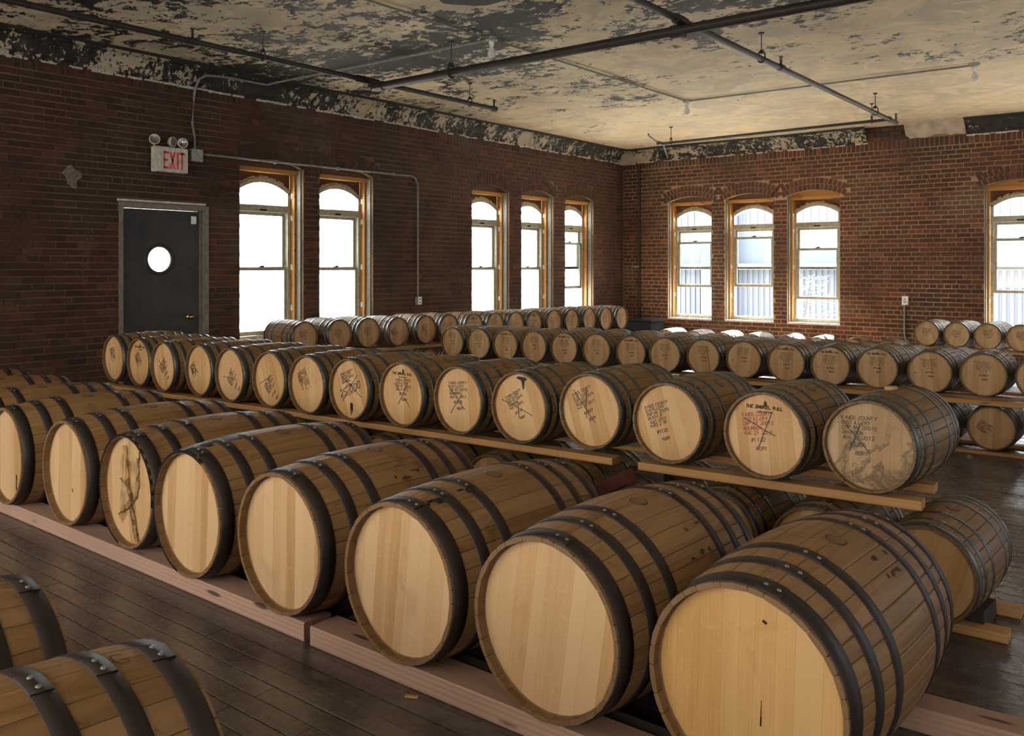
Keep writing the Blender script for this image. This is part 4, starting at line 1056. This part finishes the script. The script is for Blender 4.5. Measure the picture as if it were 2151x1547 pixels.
timber('rail', 'short upper pine plank carrying the three right small barrels', (-2.117, 3.635), (-.878, 3.718), .09, .449, .487, 'rail')
timber('rail', 'upper rear pine plank of the near rack', (-7.1, 3.93), (-2.3, 4.02), .09, .432, .460, 'rail', dz=.022)
timber('rail', 'short upper rear pine plank whose end shows behind the stained barrel', (-2.2, 3.99), (-.903, 4.03), .09, .449, .487, 'rail')
timber('rail', 'upper front plank of the middle rack, left half', (-6.8, 7.13), (-3.40, 7.29), .09, .376, .408, 'rail', dz=.006)
timber('rail', 'upper front plank of the middle rack, right half', (-3.38, 7.30), (-.2, 7.32), .09, .382, .416, 'rail')
timber('rail', 'upper second plank of the middle rack', (-6.8, 7.50), (-.2, 7.68), .09, .384, .406, 'rail')
timber('rail', 'upper rear plank of the middle rack', (-6.8, 8.28), (-.2, 8.30), .09, .344, .372, 'rail')
timber('rail', 'lower front plank of the middle rack on the floor', (-6.8, 7.2), (-.2, 7.40), .09, 0, .026, 'rail')
timber('rail', 'lower rear plank of the middle rack on the floor', (-6.8, 7.72), (-.2, 7.78), .09, 0, .026, 'rail')
timber('rail', 'front plank under the barrels by the far right window', (-3.08, 12.50), (-.7, 12.16), .09, .330, .364, 'rail')
timber('rail', 'rear plank under the barrels by the far right window', (-3.05, 12.82), (-.7, 12.50), .09, .330, .364, 'rail')
timber('rail', 'outer rail under the barrels of the window wall rack', (-7.48, 5.55), (-6.83, 11.35), .09, .458, .492, 'rail')
timber('rail', 'inner rail under the barrels of the window wall rack', (-7.80, 5.55), (-7.15, 11.35), .09, .458, .492, 'rail')
timber('floor_beam', 'floor beam under the window wall rack, near the aisle', (-7.44, 5.55), (-6.79, 11.35), .09, 0, .115, 'rail')
timber('floor_beam', 'floor beam under the window wall rack, near the wall', (-7.80, 5.55), (-7.15, 11.35), .09, 0, .115, 'rail')
timber('rail', 'front floor rail under the far wall barrels', (-7.4, 13.13), (-3.3, 13.13), .09, 0, .036, 'rail')
timber('rail', 'rear floor rail under the far wall barrels', (-7.4, 13.46), (-3.3, 13.46), .09, 0, .036, 'rail')
for x_, y_, lab in ((-2.95, 12.50, 'wooden post under the left end of the far right planks'), (-1.35, 12.26, 'wooden post under the right end of the far right planks')):
    b = MB(); b.bbox(-.06, .06, 0, .45, 0, .330, .005); tag(b.build('wooden_post', M['darkwood'], None, loc=(x_, y_, 0), rot=(0, 0, R_(-8))), lab, 'post')
b = MB(); b.bbox(-.075, .075, -.09, .09, 0, .085, .006); tag(b.build('chock', M['darkwood'], None, loc=(-.735, 3.87, .0), rot=(0, 0, R_(-4))), 'dark old wooden block wedged behind the near rack front rail', 'block')
b = MB(); b.bbox(-.10, .10, -.05, .05, -.032, .032, .007); tag(b.build('red_block', M['redpaint'], None, loc=(-2.17, 3.50, .40), rot=(0, R_(-30), R_(4))), 'red painted wooden block tilted between the two upper planks', 'block')
b = MB(); b.bbox(-.05, .16, -.05, .05, -.02, .02, .004); tag(b.build('wood_offcut', M['darkwood'], None, loc=(-2.14, 3.66, .428), rot=(0, 0, R_(6))), 'dark offcut behind the red wooden block', 'block')
b = MB(); b.bbox(-.022, .022, -.008, .008, 0, .006, .002); tag(b.build('wood_chip', M['rail'], None, loc=(-2.045, 2.045, 0), rot=(0, 0, R_(25))), 'small wood chip against the nearest pink floor beam', 'chip')

# ------------------------------------------------------------------ pipes and wiring
def pipe(name, label, pts, r, mat='pipe', cat='pipe', n=12):
    b = MB(); b.tube(pts, r, n); o = b.build(name, M[mat], None); return tag(o, label, cat)
def coupling(parent, p, axis, r, L):
    b = MB(); d = Vector(axis)*L/2; b.tube([Vector(p)-d, Vector(p)+d], r, 12); return b.build('coupling', M['pipe'], parent)
def hanger(parent, x, y, z, r, axis):
    b = MB(); b.tube([(x, y, z+r+.05), (x, y, ZC)], .005, 6)
    b.build('hanger_rod', M['pipe'], parent)
    b = MB(); prev = None
    pts = []
    for i in range(17):
        a = 2*pi*i/16; ex, ez = (r+.010)*cos(a), (r+.010)*sin(a)*1.0
        if ez > 0: ez *= 2.1
        pts.append((x+(ex if axis == 'y' else 0), y+(ex if axis == 'x' else 0), z+ez))
    b.tube(pts, .007, 6); b.bbox(x-.012, x+.012, y-.012, y+.012, z+r+.02, z+r+.055, .003)
    b.build('hanger_ring', M['pipe'], parent)
    b = MB(); b.tube([(x, y, ZC-.012), (x, y, ZC+.002)], .028, 12); b.build('ceiling_flange', M['pipe'], parent)
def sprinkler(parent, x, y, z):
    b = MB(); b.tube([(x, y, z), (x, y, z+.045)], .012, 8); b.tube([(x, y, z+.045), (x, y, z+.09)], .006, 6)
    b.tube([(x, y, z+.088), (x, y, z+.092)], .024, 12); b.bbox(x-.014, x-.010, y-.004, y+.004, z+.04, z+.09, .001); b.bbox(x+.010, x+.014, y-.004, y+.004, z+.04, z+.09, .001)
    b.build('sprinkler_head', M['pipe'], parent)
p1 = pipe('sprinkler_pipe', 'dark sprinkler pipe running above the door wall', [(-7.12, .5, 3.45), (-7.12, 8.64, 3.45)], .027)
for y_ in (1.9, 5.10, 8.13): hanger(p1, -7.12, y_, 3.45, .027, 'y')
for y_ in (4.35, 8.60): sprinkler(p1, -7.12, y_, 3.475)
coupling(p1, (-7.12, 4.35, 3.45), (0, 1, 0), .036, .09); coupling(p1, (-7.12, 6.35, 3.45), (0, 1, 0), .040, .11); coupling(p1, (-7.12, 8.60, 3.45), (0, 1, 0), .035, .08)
p2 = pipe('main_pipe', 'thick dark pipe crossing the ceiling from right to the door wall', [(3.9, 6.53, 3.38), (-7.10, 6.50, 3.38)], .042, n=16)
for x_ in (-5.95, 1.0): hanger(p2, x_, 6.51, 3.38, .042, 'x')
coupling(p2, (-3.42, 6.53, 3.38), (1, 0, 0), .055, .12); coupling(p2, (-6.98, 6.50, 3.38), (1, 0, 0), .053, .10)
b = MB(); b.tube([(-7.12, 6.50, 3.38), (-7.12, 6.50, 3.45)], .04, 12); b.tube([(-7.12, 6.35, 3.45), (-7.12, 6.6, 3.45)], .036, 12); b.build('elbow', M['pipe'], p2)
p3 = pipe('sprinkler_pipe', 'dark branch pipe running over the middle of the room to the far wall', [(-3.36, 0, 3.45), (-3.38, 12.95, 3.45)], .028)
for y_ in (8.15, 11.9): hanger(p3, -3.37, y_, 3.45, .028, 'y')
for y_ in (8.65, 12.88): sprinkler(p3, -3.37, y_, 3.475)
coupling(p3, (-3.37, 8.65, 3.45), (0, 1, 0), .037, .1); coupling(p3, (-3.38, 12.6, 3.45), (0, 1, 0), .037, .1); coupling(p3, (-3.37, 6.45, 3.45), (0, 1, 0), .042, .13)
b = MB(); b.tube([(-3.37, 6.53, 3.38), (-3.37, 6.53, 3.47)], .042, 12); b.build('riser', M['pipe'], p3)
p4 = pipe('sprinkler_pipe', 'dark pipe parallel to the far wall above the three windows', [(-3.38, 12.6, 3.45), (-6.98, 12.75, 3.45)], .022)
for x_ in (-3.62, -6.78): hanger(p4, x_, 12.7 if x_ < -5 else 12.62, 3.45, .022, 'x')
b = MB(); b.tube([(-6.98, 12.62, 3.45), (-6.98, 12.85, 3.45)], .03, 12); b.tube([(-6.98, 12.66, 3.45), (-6.90, 12.2, 3.50), (-6.86, 12.1, 3.52)], .012, 8); b.tube([(-6.98, 12.8, 3.45), (-7.7, 14.3, 3.42), (-8.45, 14.8, 3.38)], .014, 8); b.build('branch', M['pipe'], p4)
bp = pipe('riser_pipe', 'thin black pipe down the brick corner', [(-8.62, 14.84, 3.4), (-8.62, 14.84, .02)], .025)
b = MB(); b.tube([(-8.62, 14.80, 1.42), (-8.62, 14.70, 1.42)], .016, 8); b.tube([(-8.70, 14.69, 1.42), (-8.54, 14.69, 1.44)], .012, 8); b.build('valve', M['conduit'], bp)
# conduits with bulbs
c1 = pipe('conduit', 'thin grey conduit along the ceiling joining two bulbs', [(-5.54, 2.0, 3.675), (-5.50, 10.74, 3.675)], .011, 'conduit', 'conduit', 8)
c2 = pipe('conduit', 'thin grey conduit across the ceiling toward the right bulb', [(-5.50, 10.75, 3.675), (-2.0, 10.82, 3.675)], .011, 'conduit', 'conduit', 8)
c3 = pipe('conduit', 'grey conduit from the ceiling bulb down the wall to the exit sign box', [(-5.52, 6.63, 3.675), (-8.70, 6.55, 3.675), (-8.80, 6.50, 3.66), (-8.85, 6.40, 3.62), (-8.85, 5.8, 3.615), (-8.87, 5.60, 3.60), (-8.89, 5.52, 3.55), (-8.93, 5.50, 3.46), (-8.965, 5.50, 3.38), (-8.97, 5.48, 3.05), (-8.97, 5.51, 2.9), (-8.97, 5.51, 2.76)], .014, 'conduit', 'conduit', 8)
pts = [(-8.965, 5.60, 2.71), (-8.965, 8.95, 2.735)]+[(-8.965, 8.95+.14*sin(a), 2.595+.14*cos(a)) for a in (R_(20), R_(45), R_(70), R_(90))]+[(-8.965, 9.09, 1.0)]
c4 = pipe('conduit', 'pale conduit running over the two tall windows and down to an outlet', pts, .013, 'conduit', 'conduit', 8)
b = MB()
for y_, z_ in ((6.6, 2.718), (7.6, 2.725), (8.6, 2.733)): b.bbox(-8.992, -8.950, y_-.012, y_+.012, z_-.022, z_+.022, .003)
b.build('pipe_strap', M['conduit'], c4)
def outlet(name, label, loc, rot, s=1):
    t_ = thing(name, label, 'outlet', loc, rot)
    b = MB(); b.bbox(-.04*s, .04*s, -.055, 0, -.06*s, .06*s, .006); b.build('box', M['box'], t_)
    b = MB(); b.bbox(-.037*s, .037*s, -.060, -.054, -.056*s, .056*s, .003); cv = b.build('cover_plate', M['clip'], t_)
    b = MB()
    for z_ in (-.024, .024): b.bbox(-.016, .016, -.063, -.059, z_-.015, z_+.015, .002)
    b.build('socket', M['box'], cv)
    return t_
outlet('wall_outlet', 'grey outlet box under the conduit on the window wall', (-8.990, 9.10, .93), (0, 0, pi/2))
outlet('wall_outlet', 'grey outlet box on the far brick wall with a pipe below it', (-3.74, YB-.008, .885), (0, 0, 0), 1.25)
pipe('conduit', 'pale conduit dropping from the far wall outlet and bending right', [(-3.76, 14.86, .83), (-3.76, 14.86, .35), (-3.74, 14.85, .26), (-3.66, 14.84, .19), (-3.4, 14.84, .17)], .013, 'conduit', 'conduit', 8)
t_ = thing('junction_box', 'square grey junction box beside the exit sign', 'box', (-8.990, 5.515, 2.70), (0, 0, pi/2))
b = MB(); b.bbox(-.075, .075, -.06, 0, -.085, .06, .005); b.build('box', M['box'], t_)
b = MB(); b.bbox(-.072, .072, -.064, -.058, -.082, .057, .003); b.build('cover_plate', M['box'], t_)
def bulb(label, x, y):
    t_ = thing('ceiling_bulb', label, 'light bulb', (x, y, ZC)); 
    b = MB(); b.ring([(0, 0), (.058, 0), (.058, -.035), (.045, -.042), (0, -.042)], 16, ax='z'); b.build('junction_plate', M['box'], t_)
    b = MB(); b.ring([(.026, -.04), (.030, -.06), (.024, -.085), (.020, -.10)], 14, ax='z'); b.build('lamp_holder', M['bulb'], t_)
    b = MB(); b.ring([(.016, -.095), (.022, -.115), (.034, -.14), (.040, -.165), (.034, -.19), (.018, -.205), (0, -.208)], 16, ax='z'); b.build('bulb', M['bulb'], t_, smooth=True)
bulb('bare bulb on the ceiling, nearest, above the thick pipe', -5.52, 6.63)
bulb('bare bulb where two ceiling conduits meet, far one', -5.50, 10.75)
bulb('bare bulb on the ceiling at the right end of the conduit', -2.0, 10.82)
# broken fitting at the top right of the ceiling
t_ = thing('ceiling_fitting', 'rusty box and bent pipes on the ceiling at upper right', 'fitting', (-1.42, 7.40, ZC))
b = MB(); b.bbox(-.10, .06, -.10, .10, -.05, .0, .008); b.build('box', M['black'], t_)
b = MB(); b.tube([(.02, -.03, -.03), (.2, -.02, -.03), (.6, .0, -.02), (1.2, .02, -.02)], .018, 8); b.build('pipe', M['pipe'], t_)
b = MB(); b.tube([(0, .06, -.04), (.12, .10, -.05), (.3, .10, -.05), (.7, .06, -.03), (1.2, .07, -.02)], .018, 8); b.build('pipe', M['pipe'], t_)

# exit sign: its front parallel to the wall
ex = thing('exit_sign', 'white emergency exit sign with red letters and round lamp heads above the door', 'sign', (-9.0, 4.985, 2.60), (0, 0, pi/2))
b = MB(); b.bbox(0, .37, -.145, -.03, -.14, .135, .006); b.bbox(.08, .29, -.03, .006, -.10, .10, .004); b.build('housing', M['signwhite'], ex)
b = MB(); b.bbox(.03, .05, -.150, -.144, -.14, .135, .002); b.build('housing_seam', M['signwhite'], ex)
b = MB(); yy = -.1475; LET = {'E': [(0, 0, .2, 1), (0, 0, 1, .13), (0, .435, .85, .565), (0, .87, 1, 1)], 'I': [(.25, 0, .7, 1)], 'T': [(.36, 0, .64, 1), (0, .87, 1, 1)]}
def letter(ch_, x, wd, z, h):
    if ch_ in LET:
        for (p, q, r_, s_) in LET[ch_]: b.box(x+p*wd, x+r_*wd, yy, yy+.004, z+q*h, z+s_*h)
    else:
        sw = .27*wd
        for a0, a1 in ((0, wd-sw), (wd-sw, 0)):
            i0 = len(b.v); b.v += [(x+a0, yy, z), (x+a0+sw, yy, z), (x+a1+sw, yy, z+h), (x+a1, yy, z+h)]
            b.f.append((i0, i0+1, i0+2, i0+3)); b.t.append(0); b.mi.append(0)
letter('E', .082, .058, -.105, .19); letter('X', .150, .070, -.105, .19); letter('I', .226, .042, -.105, .19); letter('T', .268, .062, -.105, .19)
b.build('exit_letters', M['signred'], ex, label='red EXIT letters')
def lamp_head(x, y, z, yaw, pitch):
    m = Matrix.Translation((x, y, z)) @ Matrix.Rotation(yaw, 4, 'Z') @ Matrix.Rotation(pitch, 4, 'X')
    b = MB(); b.ring([(0, .045), (.035, .042), (.055, .015), (.058, -.018), (.050, -.022), (.048, -.012)], 22); o = b.build('lamp_head', M['lampshell'], ex, smooth=True); o.matrix_local = m
    b = MB(); b.ring([(0, -.004), (.03, -.008), (.049, -.014)], 20); b.build('lens', M['lens'], o, smooth=True)
    b = MB(); b.tube([(x, y+.01, z-.05), (x+.004, y+.01, .135)], .009, 8); b.build('swivel', M['lampshell'], ex)
lamp_head(.0, -.10, .205, R_(-20), R_(-10)); lamp_head(.225, -.07, .205, R_(25), R_(5)); lamp_head(.325, -.11, .20, R_(-5), R_(0))

# black tank in the corner
t_ = thing('black_tub', 'low black plastic tub on the floor in the far brick corner', 'tub', (-8.3, 14.45, 0), (0, 0, 0))
b = MB(); b.bbox(-.33, .30, -.24, .24, 0, .40, .02); b.build('body', M['black'], t_)
b = MB(); b.bbox(-.35, .32, -.26, .26, .40, .44, .008); b.build('lid', M['black'], t_)
bpy.context.view_layer.update()
